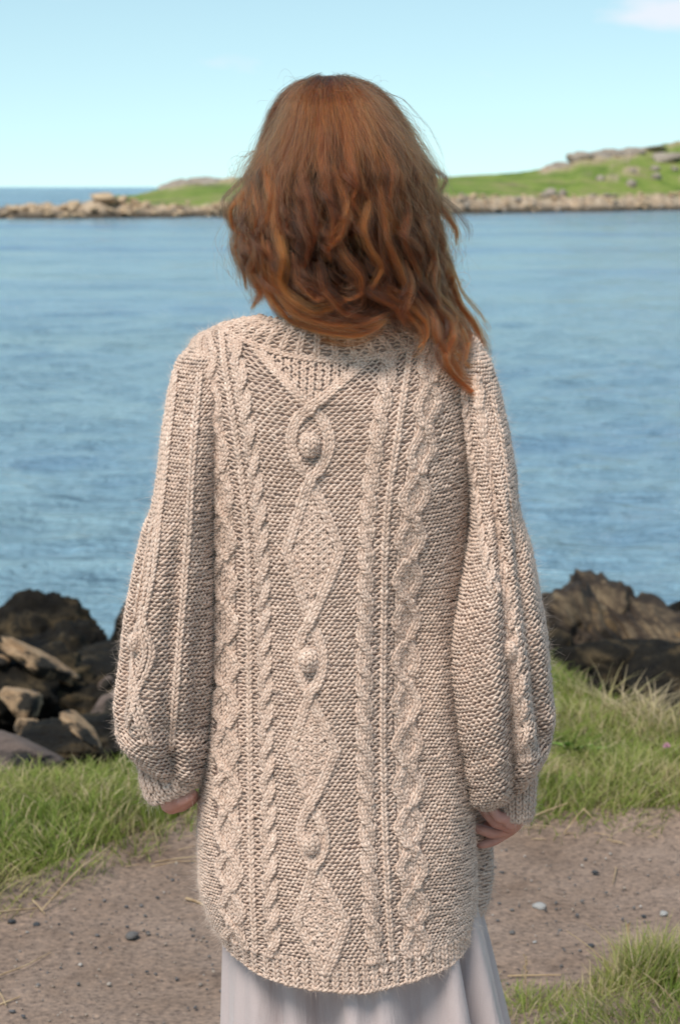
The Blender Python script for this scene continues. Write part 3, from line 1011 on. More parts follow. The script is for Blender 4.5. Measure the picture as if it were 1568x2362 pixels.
torso = Torso()
kvL = [768, 790, 830, 900, 1000, 1100, 1180, 1225, 1300, 1400, 1500, 1600, 1680, 1720, 1750, 1775, 1792]
sleeveL = Sleeve(kvL,
                 [476, 446, 410, 392, 377, 366, 352, 333, 314, 298, 284, 273, 268, 273, 292, 320, 352],
                 [500, 532, 548, 535, 518, 507, 502, 500, 497, 496, 495, 489, 483, 479, 473, 458, 432],
                 [.018, .038, .060, .070, .074, .076, .078, .080, .080, .080, .082, .084, .084, .080, .070, .052, .03],
                 [0, 0, 0, 0, 0, 4, 6, 8, 8, 10, 14, 18, 24, 26, 28, 26, 20], [0, 0, -.005, -.01, -.02, -.03, -.035, -.038, -.042, -.045, -.045, -.042, -.036, -.032, -.03, -.03, -.03],
                 [([(362, 1170), (344, 1290), (322, 1420), (303, 1520), (296, 1640), (300, 1690)], 0.22, 0.20),
                  ([(432, 1080), (424, 1200), (414, 1350), (405, 1500), (400, 1600), (404, 1740)], 0.13, 0.22),
                  ([(466, 1250), (462, 1400), (455, 1560), (450, 1680)], 0.08, 0.18),
                  ([(418, 1640), (412, 1700), (408, 1790)], 0.36, 0.18)])
kvR = [768, 790, 830, 900, 1000, 1100, 1180, 1225, 1300, 1400, 1500, 1600, 1700, 1760, 1795, 1820, 1838]
sleeveR = Sleeve(kvR,
                 [1046, 1028, 1020, 1034, 1062, 1084, 1086, 1080, 1062, 1044, 1036, 1047, 1064, 1072, 1080, 1100, 1128],
                 [1074, 1100, 1129, 1150, 1171, 1186, 1191, 1200, 1221, 1239, 1252, 1262, 1270, 1262, 1248, 1225, 1200],
                 [.018, .038, .058, .070, .074, .078, .080, .082, .084, .084, .086, .086, .084, .078, .070, .052, .03],
                 [0, 0, 0, 0, -8, -18, -26, -32, -42, -56, -64, -66, -60, -52, -48, -40, -28], [0, 0, -.005, -.01, -.02, -.03, -.04, -.046, -.056, -.064, -.064, -.056, -.044, -.036, -.03, -.03, -.03],
                 [([(1112, 960), (1132, 1150), (1154, 1330), (1168, 1520), (1176, 1700), (1180, 1830)], 0.26, 0.18),
                  ([(1162, 1120), (1180, 1290), (1202, 1450), (1224, 1620), (1240, 1740)], 0.22, 0.17),
                  ([(1090, 1230), (1075, 1400), (1066, 1500)], 0.10, 0.2)])


def backing(surf, lo, hi, n, m, off, name, parent, full=True):
    ph = np.linspace(-math.pi, math.pi, n, endpoint=False)
    vv = np.linspace(lo, hi, m)
    PH, VV = np.meshgrid(ph, vv)
    P = surf.at_phi(PH, VV)
    e = 0.01
    N = unit(np.cross(surf.at_phi(PH, VV + 2) - surf.at_phi(PH, VV - 2), surf.at_phi(PH + e, VV) - surf.at_phi(PH - e, VV)))
    P = P - N * off
    V = P.reshape(-1, 3)
    fc = grid_faces(m, n, True)
    # close the ends with a fan of quads to a ring pulled to the centre
    for row, base in ((0, 0), (m - 1, (m - 1) * n)):
        c = P[row].mean(0)
        ring = c + (P[row] - c) * 0.02
        i0 = len(V)
        V = np.concatenate([V, ring])
        a = np.arange(n)
        q = np.stack([base + a, base + (a + 1) % n, i0 + (a + 1) % n, i0 + a], -1)
        fc = np.concatenate([fc, q if row else q[:, ::-1]])
    return mesh_np(name, V, fc, m_under, parent)


backing(torso, 826, 2284, 150, 150, 0.0032, 'back_panel_inside', cardigan)
backing(sleeveL, 770, 1790, 110, 130, 0.0032, 'sleeve_inside', cardigan)
backing(sleeveR, 770, 1836, 110, 130, 0.0032, 'sleeve_inside', cardigan)


def inside(P, surf, margin=0.0):
    """is P inside the tube of a torso or sleeve surface"""
    sh = P.shape[:-1]
    p = P.reshape(-1, 3)
    x, y, z = p.T
    if isinstance(surf, Torso):
        v = np.full(len(p), 1400.0)
        for _ in range(14):
            a, cx, b = surf.geom(v)
            sn = np.clip((x - cx) / a, -1, 1)
            zc = W(760.0, v, -b)[..., 2]
            zs = W(760.0, surf.YS(v), 0.0)[..., 2]
            zp = zc + (zs - zc) * np.abs(sn) ** (2.0 + 1.4 * ss(900, 1500, v))
            v = np.clip(v + (zp - z) * 1500, 800, 2320)
        a, cx, b = surf.geom(v)
        q = ((x - cx) / a) ** 2 + np.abs(y / np.where(y < 0, b, b * 0.8)) ** 2.2
        out = (q < 0.985) & (v > 826) & (v < 2290)
    else:
        v = np.full(len(p), 1300.0)
        for _ in range(14):
            a, cx, b = surf.geom(v)
            sn = np.clip((x - cx) / a, -1, 1)
            zp = W(784.0, v + surf.T(v) * sn, surf.CY(v))[..., 2]
            v = np.clip(v + (zp - z) * 1500, 760, surf.vmax + 5)
        a, cx, b = surf.geom(v)
        q = ((x - cx) / a) ** 2 + ((y - surf.CY(v)) / b) ** 2
        out = (q < 0.93) & (v > 780) & (v < surf.vmax)
    return out.reshape(sh)


YR = 0.00168      # yarn radius


def waves(bag, surf, v_rows, s0, s1, amp=2.4, others=(), r=YR, sub=6, sides=4, skip=None, lift=0.0):
    """purl ground: one wavy yarn per course"""
    S = np.arange(s0, s1 + 1e-6, 1.0 / sub)
    nr, k = len(v_rows), len(S)
    rj = np.random.default_rng(int(abs(s0) * 31 + nr))
    SS = np.repeat(S[None], nr, 0)
    VV = np.repeat(np.asarray(v_rows, float)[:, None], k, 1)
    # every loop a little different
    ci = (np.floor(SS) - math.floor(s0)).astype(int)
    ja = rj.normal(0, 1, (nr, ci.max() + 2))
    jb = rj.normal(0, 1, (nr, ci.max() + 2))
    w = (SS % 1.0)
    blend = lambda J: np.take_along_axis(J, ci, 1) * (1 - w) + np.take_along_axis(J, ci + 1, 1) * w
    A = amp * (1 + 0.34 * blend(ja))
    th = 2 * math.pi * SS + math.pi * (np.arange(nr) % 2)[:, None]
    wob = 2.2 * np.sin(SS * 0.23 + VV * 0.011) * np.sin(SS * 0.09 - VV * 0.017 + 1.3)
    VV2 = VV - A * np.cos(th) + 1.2 * blend(jb) + wob
    SS2 = SS - 0.10 * np.sin(2 * th) + 0.16 * np.sin(VV * 0.043 + SS * 0.31) * np.sin(SS * 0.17 - VV * 0.021)
    P, N = surf.frame(SS2, VV2)
    P = P + N * (lift + 0.0009 * np.cos(th + 0.5) + 0.0004 * blend(jb))[..., None]
    R = r * (1 + 0.14 * np.cos(th) + 0.10 * blend(ja)) * np.ones_like(SS)
    keep = np.ones((nr, k - 1), bool)
    cen = 0.5 * (P[:, 1:] + P[:, :-1])
    for bv in others:
        q = cen[:, ::sub // 2]
        ins = inside(q, bv)
        keep &= ~np.repeat(ins, sub // 2, 1)[:, :k - 1]
    if skip is not None:
        keep &= ~skip(0.5 * (SS[:, 1:] + SS[:, :-1]), 0.5 * (VV[:, 1:] + VV[:, :-1]))
    tint = np.clip(0.5 + 0.22 * blend(ja) * 0.8 + 0.12 * np.cos(th), 0, 1)
    bag.add(*tubes(P, N, R, sides, keep, 1.0, tint))


def chain(bag, surf, s, v, lift, width=0.0060, pitch=0.0062, r=YR, others=(), sides=5, open_up=True, base=0.0):
    """knit stitches: a chain of Vs along a path (s, v, lift)"""
    s, v, lift = (np.broadcast_to(np.asarray(q, float), np.shape(v)).copy() for q in (s, v, lift))
    P, N = surf.frame(s, v)
    P = P + N * (lift + base)[:, None]
    L = np.concatenate([[0], np.cumsum(np.linalg.norm(np.diff(P, axis=0), axis=1))])
    n = max(2, int(L[-1] / pitch))
    kk = 6
    tt = np.linspace(0, 1, kk)
    a = (np.arange(n)[:, None] + 0.5 + (0.62 - 1.30 * tt)[None]) * (L[-1] / n)
    a = np.clip(a, 0, L[-1])
    rj = np.random.default_rng(int(L[-1] * 1e6) % 100000)
    jit = rj.normal(0, 1, (n, 1))
    I = lambda arr: np.stack([np.interp(a, L, arr[:, i]) for i in range(3)], -1)
    Pc, Nc = I(P), unit(I(N))
    e = 0.002
    a2 = np.clip(a + e, 0, L[-1])
    a1 = np.clip(a - e, 0, L[-1])
    J = lambda aa: np.stack([np.interp(aa, L, P[:, i]) for i in range(3)], -1)
    T = unit(J(a2) - J(a1) + 1e-9)
    Bv = np.cross(T, Nc)
    for side in (-1, 1):
        lat = side * width * (0.05 + 0.40 * np.sin(tt * math.pi * 0.62) ** 1.1) * (1 + 0.10 * jit)
        hgt = 0.0011 * np.sin(math.pi * tt) ** 0.8 - 0.0014 * tt ** 3 + 0.0003 * jit
        Q = Pc + Bv * lat[..., None] + Nc * hgt[..., None]
        R = r * 1.08 * (0.50 + 0.62 * np.sin(math.pi * np.clip(tt * 0.92 + 0.06, 0, 1)) ** 0.7) * (1 + 0.08 * jit)
        keep = None
        if others:
            mid = Q[:, kk // 2]
            ins = np.zeros(n, bool)
            for bv in others:
                ins |= inside(mid, bv)
            keep = np.repeat(~ins[:, None], kk - 1, 1)
        tint = np.clip(0.62 + 0.2 * rj.normal(0, 1, (n, 1)) + 0 * tt, 0, 1)
        bag.add(*tubes(Q, Nc, R, sides, keep, 0.9, tint))


def strand(bag, surf, s, v, lift, n=2, gap=1.0, **kw):
    for i in range(n):
        chain(bag, surf, s + (i - (n - 1) / 2) * gap, v, lift, **kw)


def cut(a, b, step=3.0):
    return np.arange(a, b + 0.1, step)


# ---------------- back panel
OT = (sleeveL, sleeveR)
rowsT = np.arange(836, 2222, 7.9)
V0, V1 = 836.0, 2226.0


def centre_half(v):
    """half width (stitches) of the middle motif: V, oval, diamond, oval, diamond, oval, diamond"""
    w = np.zeros_like(v)
    for a, b, m, kind in ((700, 945, 7.6, 'd'), (945, 1108, 2.9, 'o'), (1108, 1436, 5.1, 'd'), (1436, 1602, 2.55, 'o'), (1602, 1856, 4.7, 'd'), (1856, 1996, 2.4, 'o'), (1996, 2250, 5.0, 'd')):
        k = (v >= a) & (v < b)
        u = (v - a) / (b - a)
        sh = np.sin(math.pi * u) ** 0.75 if kind == 'o' else 1 - np.abs(2 * u - 1)
        w = np.where(k, m * np.clip(sh, 0, 1), w)
    return w


def in_diamond(s, v):
    d = ((v < 930) | ((v > 1125) & (v < 1420)) | ((v > 1618) & (v < 1840)) | ((v > 2012) & (v < 2230)))
    return d & (np.abs(s) < centre_half(v) - 0.9)


def under_cable(s, v):
    """where a cable covers the purl ground wholly"""
    k = np.zeros_like(s, bool)
    for a, b in ((-20.2, -15.4), (-11.8, -8.8), (8.8, 11.8), (15.4, 20.2)):
        k |= (s > a) & (s < b)
    return k


back = Bag()
waves(back, torso, rowsT, -42, 42, others=OT, skip=lambda s, v: (under_cable(s, v) & (v > 860)) | in_diamond(s, v))
back.build('back_panel', m_yarn, cardigan)

# moss stitch inside the diamonds, stockinette floor of the side cables
for lo_, hi_ in ((800, 940), (1110, 1436), (1604, 1856), (1998, 2240)):
    moss = Bag()
    for s in np.arange(-10, 11):
        vq = np.arange(836, 2226, 11.0)
        ok = in_diamond(np.full_like(vq, s), vq) & (vq > lo_) & (vq < hi_)
        for i, v in enumerate(vq):
            if not ok[i]:
                continue
            if (i + int(s)) % 2 == 0:
                chain(moss, torso, np.full(6, s), np.linspace(v - 8, v + 8, 6), np.full(6, 0.0), pitch=0.0085)
            else:
                waves(moss, torso, [v], s - 0.6, s + 0.65, amp=3.6, r=YR * 1.1, lift=0.0008)
    moss.build('moss_stitch_diamond', m_yarn, cardigan)

vv = cut(V0, V1)
floor = Bag()
for sgn, p in ((-1, 0), (1, 0)):
    for s in (16.2, 17.2, 18.2, 19.2):
        chain(floor, torso, np.full_like(vv, sgn * s), vv, np.full_like(vv, -0.0012), others=OT)
floor.build('cable_floor', m_yarn, cardigan)

# the middle motif
mid = Bag()
vm = cut(838, 2246, 2.5)
hw = centre_half(vm)
cross = np.array([945, 1108, 1436, 1602, 1856, 1996])
side = np.ones_like(vm)
for c in cross:
    side = np.where(vm > c, -side, side)
nearest = np.min(np.abs(vm[:, None] - cross[None]), 1)
near_i = np.argmin(np.abs(vm[:, None] - cross[None]), 1)
k = 30.0
for st in (1, -1):
    off = side * st * np.maximum(hw, 0)
    off = off * ss(0, k * 0.6, nearest) + off * 0.0
    lift = 0.0020 + 0.0034 * np.exp(-(nearest / 22) ** 2) * np.where((near_i % 2 == 0) == (st > 0), 1, -0.55)
    okv = (np.abs(off) < 10.6)
    strand(mid, torso, off[okv], vm[okv], lift[okv], 2, 0.85, width=0.0054)
mid.build('diamond_cable', m_yarn, cardigan)


def rope(bag, s0, period, amp=0.95, phase=0.0, hand=1, surf=torso, v=None, others=OT, lift=0.0018, deep=0.0024, n=2):
    v = vv if v is None else v
    s0 = np.broadcast_to(np.asarray(s0, float), v.shape)
    for q in (0, math.pi):
        th = math.pi * (v - V0) / period + q + phase
        # strands run straight, then cross quickly
        c = np.cos(th)
        o = np.sign(c) * np.abs(c) ** 0.7 * amp
        strand(bag, surf, s0 + o, v, lift + hand * deep * np.sin(th), n, 0.74, others=others, width=0.0052, r=YR * 0.95)


for s0, h, ph in ((-10.25, 1, 0.0), (10.25, -1, 0.6)):
    bg_ = Bag()
    rope(bg_, s0, 58, 0.95, ph, h)
    bg_.build('rope_cable', m_yarn, cardigan)

for s0 in (-13.5, 13.5):
    bg_ = Bag()
    chain(bg_, torso, np.full_like(vv, s0), vv, np.full_like(vv, 0.0018), others=OT, width=0.0066, r=YR * 1.1)
    bg_.build('knit_rib', m_yarn, cardigan)

for s0, ph in ((-17.8, 0.0), (17.8, 0.9)):
    bg_ = Bag()
    per = 95.0
    th = 2 * math.pi * (vv - V0) / per + ph
    open_ = 0.5 - 0.5 * np.cos(th)
    for st in (-1, 1):
        o = st * (0.50 + 1.75 * open_ ** 0.9)
        lf = 0.0018 + 0.0022 * np.exp(-((((th / (2 * math.pi)) % 1.0) - 0.5 * (1 - np.sign(0.5 - (th / (2 * math.pi)) % 1.0))) / 0.13) ** 2) * st * np.where((th // (2 * math.pi)) % 2 == 0, 1, -1)
        strand(bg_, torso, s0 + o, vv, lf, 2, 0.72, others=OT, width=0.0050, r=YR * 0.92)
    bg_.build('wave_cable', m_yarn, cardigan)


# bobbles
class Ball(Surf):
    def __init__(self, c, n, up, r):
        self.c, self.n, self.u, self.r = c, n, up, r
        self.w = np.cross(up, n)

    def point(self, s, v):
        s, v = np.broadcast_arrays(np.asarray(s, float), np.asarray(v, float))
        lo = s / 14 * 2 * math.pi
        la = (v - 50) / 100 * math.pi * 0.98
        d = (np.cos(la) * np.sin(lo))[..., None] * self.w * self.r[0] + (np.cos(la) * np.cos(lo))[..., None] * self.n * self.r[2] - np.sin(la)[..., None] * self.u * self.r[1]
        return self.c + d


def bobble(surf, s, v, w=0.0105, h=0.0135, lift=0.004, label=None):
    P, N = surf.frame(np.array([s]), np.array([v]))
    up = unit(surf.point(np.array([s]), np.array([v - 4.0])) - surf.point(np.array([s]), np.array([v + 4.0])))[0]
    N = N[0]
    up = unit(up - N * (up @ N))
    ball = Ball(P[0] + N * lift, N, up, (w * 0.86, h * 0.86, w * 0.8))
    bag = Bag()
    for i in range(7):
        q = np.linspace(4, 96, 24)
        chain(bag, ball, np.full_like(q, i * 2.0), q, np.full_like(q, 0.0), width=0.0078, pitch=0.0050, r=YR * 1.1)
    # solid core
    sg, vg = np.meshgrid(np.linspace(0, 14, 17)[:-1], np.linspace(1, 99, 10))
    V = ball.point(sg, vg).reshape(-1, 3)
    V = ball.c + (V - ball.c) * 0.93
    bag.add(V, grid_faces(10, 16, True), np.full(len(V), 0.75))
    return bag.build('bobble', m_yarn, cardigan)


for v in (1030, 1520, 1942):
    bobble(torso, 0.0, v, 0.0120 if v < 1900 else 0.0098, 0.0158 if v < 1900 else 0.0135)

# hem ribbing
hem = Bag()
vh = cut(2214, 2286, 3)
for i, s in enumerate(np.arange(-44, 44.1, 2.0)):
    chain(hem, torso, np.full_like(vh, s), vh, np.full_like(vh, -0.0002), width=0.0070, r=YR * 1.02)
waves(hem, torso, np.arange(2226, 2284, 8.0), -46, 46, amp=2.4, lift=-0.0012, r=YR * 0.95)
waves(hem, torso, [2284.0], -46, 46, amp=2.2, lift=0.0002, r=YR * 1.15)
hem.build('hem_ribbing', m_yarn, cardigan)

# ---------------- collar
class Collar(Surf):
    def point(self, s, v):
        s, v = np.broadcast_arrays(np.asarray(s, float), np.asarray(v, float))
        ph = s / 76 * 2 * math.pi
        lo = torso.at_phi(ph, 832.0 + 0 * ph)
        c = W(762.0, 738.0, -0.01)
        hi = np.stack([c[0] + 0.088 * np.sin(ph), c[1] - 0.062 * np.cos(ph), c[2] + 0.006 * np.abs(np.sin(ph)) + np.where(np.cos(ph) < 0, -0.05, 0) * np.abs(np.cos(ph))], -1)
        u = v / 100
        P = lo * (1 - u)[..., None] + hi * u[..., None]
        out = unit(np.stack([np.sin(ph), -np.cos(ph), 0 * ph + 0.6], -1))
        return P + out * (0.004 * np.sin(math.pi * np.clip(u * 1.15, 0, 1)))[..., None]

    def at_phi(self, ph, v):
        return self.point(ph / (2 * math.pi) * 76, v)


collar_s = Collar()


class _Flip(Surf):
    """collar read downwards so that its outside faces out"""
    def point(self, s, v):
        return collar_s.point(s, 100 - v)

    def at_phi(self, ph, v):
        return collar_s.at_phi(ph, 100 - v)


cf = _Flip()
col = Bag()
vc = np.linspace(0, 100, 40)
for s in np.arange(-36, 37, 2.0):
    chain(col, cf, np.full_like(vc, s), vc, np.full_like(vc, 0.0), width=0.0066, r=YR)
waves(col, cf, np.arange(6, 100, 9.5), -38, 38, amp=2.6, lift=-0.0008, r=YR * 0.95)
sv = np.arange(-38, 38.01, 0.5)
chain(col, torso, np.interp(sv, [-38, 38], [-40, 40]), 833 + 0 * sv, np.full_like(sv, 0.002), width=0.006)
col.build('collar', m_yarn, cardigan)
backing(cf, 2, 99, 90, 14, 0.004, 'collar_inside', cardigan)

# ---------------- sleeves
def sleeve(surf, rows, other, cables, rope_path, bob, name='sleeve'):
    bag = Bag()
    waves(bag, surf, rows, -19, 19, others=(torso,))
    bag.build(name, m_yarn, cardigan)
    for pts, kind in cables:
        bg_ = Bag()
        v = cut(pts[0][1], pts[-1][1], 3)
        X = tab([p[1] for p in pts], [p[0] for p in pts], 30)(v)
        s = surf.s_of(X, v)
        if kind == 'rib':
            chain(bg_, surf, s, v, np.full_like(v, 0.0022), others=(torso,), width=0.0068)
        elif kind == 'strand':
            strand(bg_, surf, s, v, np.full_like(v, 0.0035), 2, 1.0, others=(torso,))
        elif kind == 'rope':
            rope(bg_, s, 52, 0.55, 0, 1, surf, v, (torso,), 0.0014, 0.0014, 2)
        elif kind == 'thin':
            rope(bg_, s, 40, 0.5, 0, 1, surf, v, (torso,), 0.0025, 0.0018, 1)
        bg_.build({'rib': 'knit_rib', 'strand': 'diamond_cable', 'rope': 'rope_cable', 'thin': 'rope_cable'}[kind], m_yarn, cardigan)
    if bob:
        bobble(surf, float(surf.s_of(np.array([bob[0]]), np.array([bob[1]]))[0]), bob[1], 0.0095, 0.012, 0.005)


sleeve(sleeveL, np.arange(782, 1786, 8.0), None,
       [([(462, 850), (450, 960), (440, 1100), (432, 1250), (420, 1400), (410, 1520), (402, 1640), (396, 1690)], 'rib'),
        ([(412, 850), (392, 1000), (380, 1120), (366, 1230), (352, 1330), (336, 1410), (350, 1470), (338, 1520), (318, 1570), (330, 1620), (345, 1680)], 'strand'),
        ([(322, 1420), (300, 1470), (308, 1520), (322, 1560), (312, 1610), (296, 1660)], 'strand'),
        ([(396, 900), (378, 1040), (366, 1150), (345, 1230), (322, 1330), (306, 1420)], 'rib')],
       None, (322, 1462))
sleeve(sleeveR, np.arange(782, 1832, 8.0), None,
       [([(1098, 860), (1112, 960), (1132, 1080), (1150, 1200), (1164, 1320), (1178, 1420), (1186, 1500), (1194, 1580), (1202, 1680), (1210, 1740)], 'rope'),
        ([(1070, 880), (1086, 1000), (1104, 1120), (1124, 1240), (1140, 1330)], 'thin'),
        ([(1130, 900), (1152, 1000), (1168, 1120), (1184, 1230)], 'rib')],
       None, (1186, 1485))

# ---------------- cuffs (rings: x y z rx ry tilt_x tilt_y)
def ring(X, Y, y, rx, ry, tx=0.0, ty=0.0):
    p = W(X, Y, y)
    return [p[0], p[1], p[2], rx, ry, tx, ty]


cuffL = Band([ring(402, 1748, -0.026, .046, .050, -.010), ring(398, 1776, -0.030, .043, .050, -.012), ring(396, 1798, -0.036, .040, .046, -.002), ring(399, 1816, -0.041, .036, .038, .008), ring(404, 1826, -0.044, .031, .031, .014)], 40, 0.55)
cuffR = Band([ring(1186, 1762, -0.022, .026, .032, .004), ring(1190, 1800, -0.026, .025, .032, .002), ring(1190, 1840, -0.03, .023, .031, -.002), ring(1190, 1872, -0.032, .021, .028, -.002), ring(1188, 1886, -0.034, .018, .024, -.002)], 34, 0.05)
for cfz, nsz in ((cuffL, 40), (cuffR, 34)):
    bag = Bag()
    q = np.linspace(0, 100, 30)
    for s in np.arange(0, nsz, 2.0):
        chain(bag, cfz, np.full_like(q, s), q, np.full_like(q, 0.0006), width=0.0062, r=YR)
    waves(bag, cfz, np.arange(4, 100, 8.5), -nsz / 2, nsz / 2, amp=2.4, lift=-0.0018, r=YR * 0.9)
    waves(bag, cfz, [99.0], -nsz / 2, nsz / 2, amp=2.0, lift=0.0, r=YR)
    bag.build('cuff', m_yarn, cardigan)
    sg, vg = np.meshgrid(np.arange(0, nsz, 1.0), np.linspace(0, 99, 16))
    P, N = cfz.frame(sg, vg)
    mesh_np('cuff_inside', (P - N * 0.003).reshape(-1, 3), grid_faces(16, nsz, True), m_under, cardigan)

# front edge of the cardigan that swings out beyond the right side
class FrontPanel(Surf):
    def point(self, s, v):
        s, v = np.broadcast_arrays(np.asarray(s, float), np.asarray(v, float))
        X = np.interp(v, [1840, 1900, 2000, 2060, 2100], [1118, 1128, 1131, 1122, 1098])
        p = W(X, v, 0.10)
        ph = s / 12.0
        x = p[..., 0] - 0.045 + 0.045 * np.cos(ph)
        return np.stack([x, p[..., 1] + 0.045 * np.sin(ph) * 1.2 - 0.03, p[..., 2] - 0.01 * np.sin(ph)], -1)


fp = FrontPanel()
bag = Bag()
waves(bag, fp, np.arange(1800, 2096, 8.0), -18, 14)
for s in np.arange(-18, 14, 2.0):
    chain(bag, fp, np.full(12, s), np.linspace(2070, 2104, 12), np.full(12, 0.001), width=0.007)
bag.build('front_panel', m_yarn, cardigan)
sg, vg = np.meshgrid(np.arange(-18, 14.1, 1.0), np.linspace(1790, 2102, 30))
P, N = fp.frame(sg, vg)
mesh_np('front_panel_inside', (P - N * 0.003).reshape(-1, 3), grid_faces(30, sg.shape[1]), m_under, cardigan)

# ------------------------------------------------------------------ fuzz of loose fibres on the wool
m_fuzz, t, b = mat('wool_fibre', 0.9, 0.1)
b.inputs['Base Color'].default_value = (0.78, 0.63, 0.53, 1)
b.inputs['Sheen Weight'].default_value = 0.3


def fuzz(parts, n, lo, hi, seed, rad_=0.000045):
    r = np.random.default_rng(seed)
    Vs, Ns = [], []
    for o in parts:
        me = o.data
        k = len(me.vertices)
        co = np.empty(k * 3, np.float32)
        no = np.empty(k * 3, np.float32)
        me.vertices.foreach_get('co', co)
        me.vertex_normals.foreach_get('vector', no)
        Vs.append(co.reshape(-1, 3))
        Ns.append(no.reshape(-1, 3))
    V, N = np.concatenate(Vs), np.concatenate(Ns)
    i = r.integers(0, len(V), n * 3)
    i = i[(N[i, 1] < 0.35)][:n]
    n = len(i)
    P0, N0 = V[i].astype(float), N[i].astype(float)
    L = r.uniform(lo, hi, (n, 1)) * np.where(r.random((n, 1)) < 0.06, 2.2, 1)
    d = unit(N0 * 0.7 + r.normal(0, 0.75, (n, 3)))
    curl = r.normal(0, 0.6, (n, 3))
    tt = np.linspace(0, 1, 5)
    P = P0[:, None] + d[:, None] * (L * tt)[..., None] + curl[:, None] * (L * tt ** 2)[..., None] * 0.6
    R = rad_ * np.ones((n, 5)) * np.array([1, 1, 0.9, 0.7, 0.3])
    return P, R


wool = [o for o in cardigan.children if o.type == 'MESH' and 'inside' not in o.name]
Pz, Rz = fuzz(wool, 280000, 0.003, 0.0105, 5, 0.00006)
curves_np('wool_fuzz', Pz, Rz, m_fuzz, cardigan)

# ------------------------------------------------------------------ body: tapered limbs grown together into one skin
m_skin, t, b = mat('skin', 0.55, 0.4)
geo = node(t, 'ShaderNodeNewGeometry')
n1 = noise(t, 60, 4, 0.6, geo.outputs['Position'])
sc_ = ramp(t, [(0.3, (0.56, 0.265, 0.205)), (0.7, (0.68, 0.355, 0.275))], n1.outputs[0])
t.links.new(sc_.outputs[0], b.inputs['Base Color'])
b.inputs['Subsurface Weight'].default_value = 0.12
b.inputs['Subsurface Radius'].default_value = (0.01, 0.004, 0.002)

bb = bmesh.new()


def blob(c, r, sub=2):
    m = Matrix.Translation(Vector(c)) @ Matrix.Diagonal((*(r if hasattr(r, '__len__') else (r, r, r)), 1))
    bmesh.ops.create_icosphere(bb, subdivisions=sub, radius=1.0, matrix=m)


def limb(pts, step=0.5, sub=2):
    """pts: (x, y, z, r); overlapping balls along the bones"""
    for (a, b_) in zip(pts[:-1], pts[1:]):
        a, b_ = np.array(a), np.array(b_)
        L = np.linalg.norm(a[:3] - b_[:3])
        n = max(2, int(L / (step * min(a[3], b_[3]))))
        for q in np.linspace(0, 1, n):
            c = a + (b_ - a) * q
            blob(c[:3], c[3], sub)


def PX(X, Y, y, r):
    return (*W(X, Y, y), r)


HCX = float(W(770, 400, 0)[0])
zc_ = 1.600
# head, face, neck
blob((HCX, 0.005, zc_), (0.074, 0.092, 0.108), 3)
blob((HCX, 0.045, zc_ - 0.065), (0.052, 0.050, 0.055), 3)
blob((HCX, 0.102, zc_ - 0.030), (0.011, 0.016, 0.018))
blob((HCX, 0.090, zc_ - 0.010), (0.009, 0.014, 0.026))
blob((HCX, 0.086, zc_ - 0.072), (0.022, 0.012, 0.007))
blob((HCX, 0.086, zc_ - 0.080), (0.018, 0.011, 0.007))
for sg in (-1, 1):
    blob((HCX + sg * 0.031, 0.082, zc_ - 0.002), (0.013, 0.010, 0.009))
    blob((HCX + sg * 0.032, 0.084, zc_ + 0.018), (0.020, 0.009, 0.005))
    blob((HCX + sg * 0.074, 0.005, zc_ - 0.015), (0.008, 0.018, 0.030))
limb([(HCX, 0.000, 1.54, 0.052), (HCX - 0.005, 0.004, 1.42, 0.052), (-0.010, 0.02, 1.34, 0.058)])
# trunk
limb([(-0.012, 0.020, 1.32, 0.070), (-0.012, 0.0, 1.15, 0.098), (-0.012, 0.0, 1.02, 0.095), (-0.012, 0.0, 0.90, 0.105)], 0.35, 3)
for sg in (-1, 1):
    limb([(-0.012, 0.012, 1.335, 0.046), (-0.012 + sg * 0.125, 0.006, 1.325, 0.036)])
    limb([(-0.012 + sg * 0.05, 0.01, 1.22, 0.085), (-0.012 + sg * 0.05, 0.0, 1.02, 0.075), (-0.012 + sg * 0.065, 0.0, 0.90, 0.092)])
    limb([(-0.012 + sg * 0.080, 0.0, 0.88, 0.088), (-0.012 + sg * 0.085, 0.01, 0.50, 0.056), (-0.012 + sg * 0.085, 0.0, 0.34, 0.054), (-0.012 + sg * 0.085, -0.01, 0.10, 0.036), (-0.012 + sg * 0.085, -0.02, 0.055, 0.036)])
    limb([(-0.012 + sg * 0.085, -0.035, 0.036, 0.032), (-0.012 + sg * 0.095, 0.09, 0.026, 0.030), (-0.012 + sg * 0.10, 0.15, 0.018, 0.022)])
# arms
limb([PX(478, 890, 0.0, 0.034), PX(436, 1120, -0.005, 0.036), PX(408, 1340, 0.0, 0.037), PX(396, 1480, -0.01, 0.038), PX(392, 1740, -0.03, 0.026), PX(390, 1800, -0.038, 0.024)])
limb([PX(1074, 890, 0.0, 0.034), PX(1116, 1120, -0.005, 0.036), PX(1150, 1340, 0.0, 0.037), PX(1165, 1480, -0.01, 0.038), PX(1182, 1760, -0.028, 0.025), PX(1188, 1830, -0.03, 0.023)])
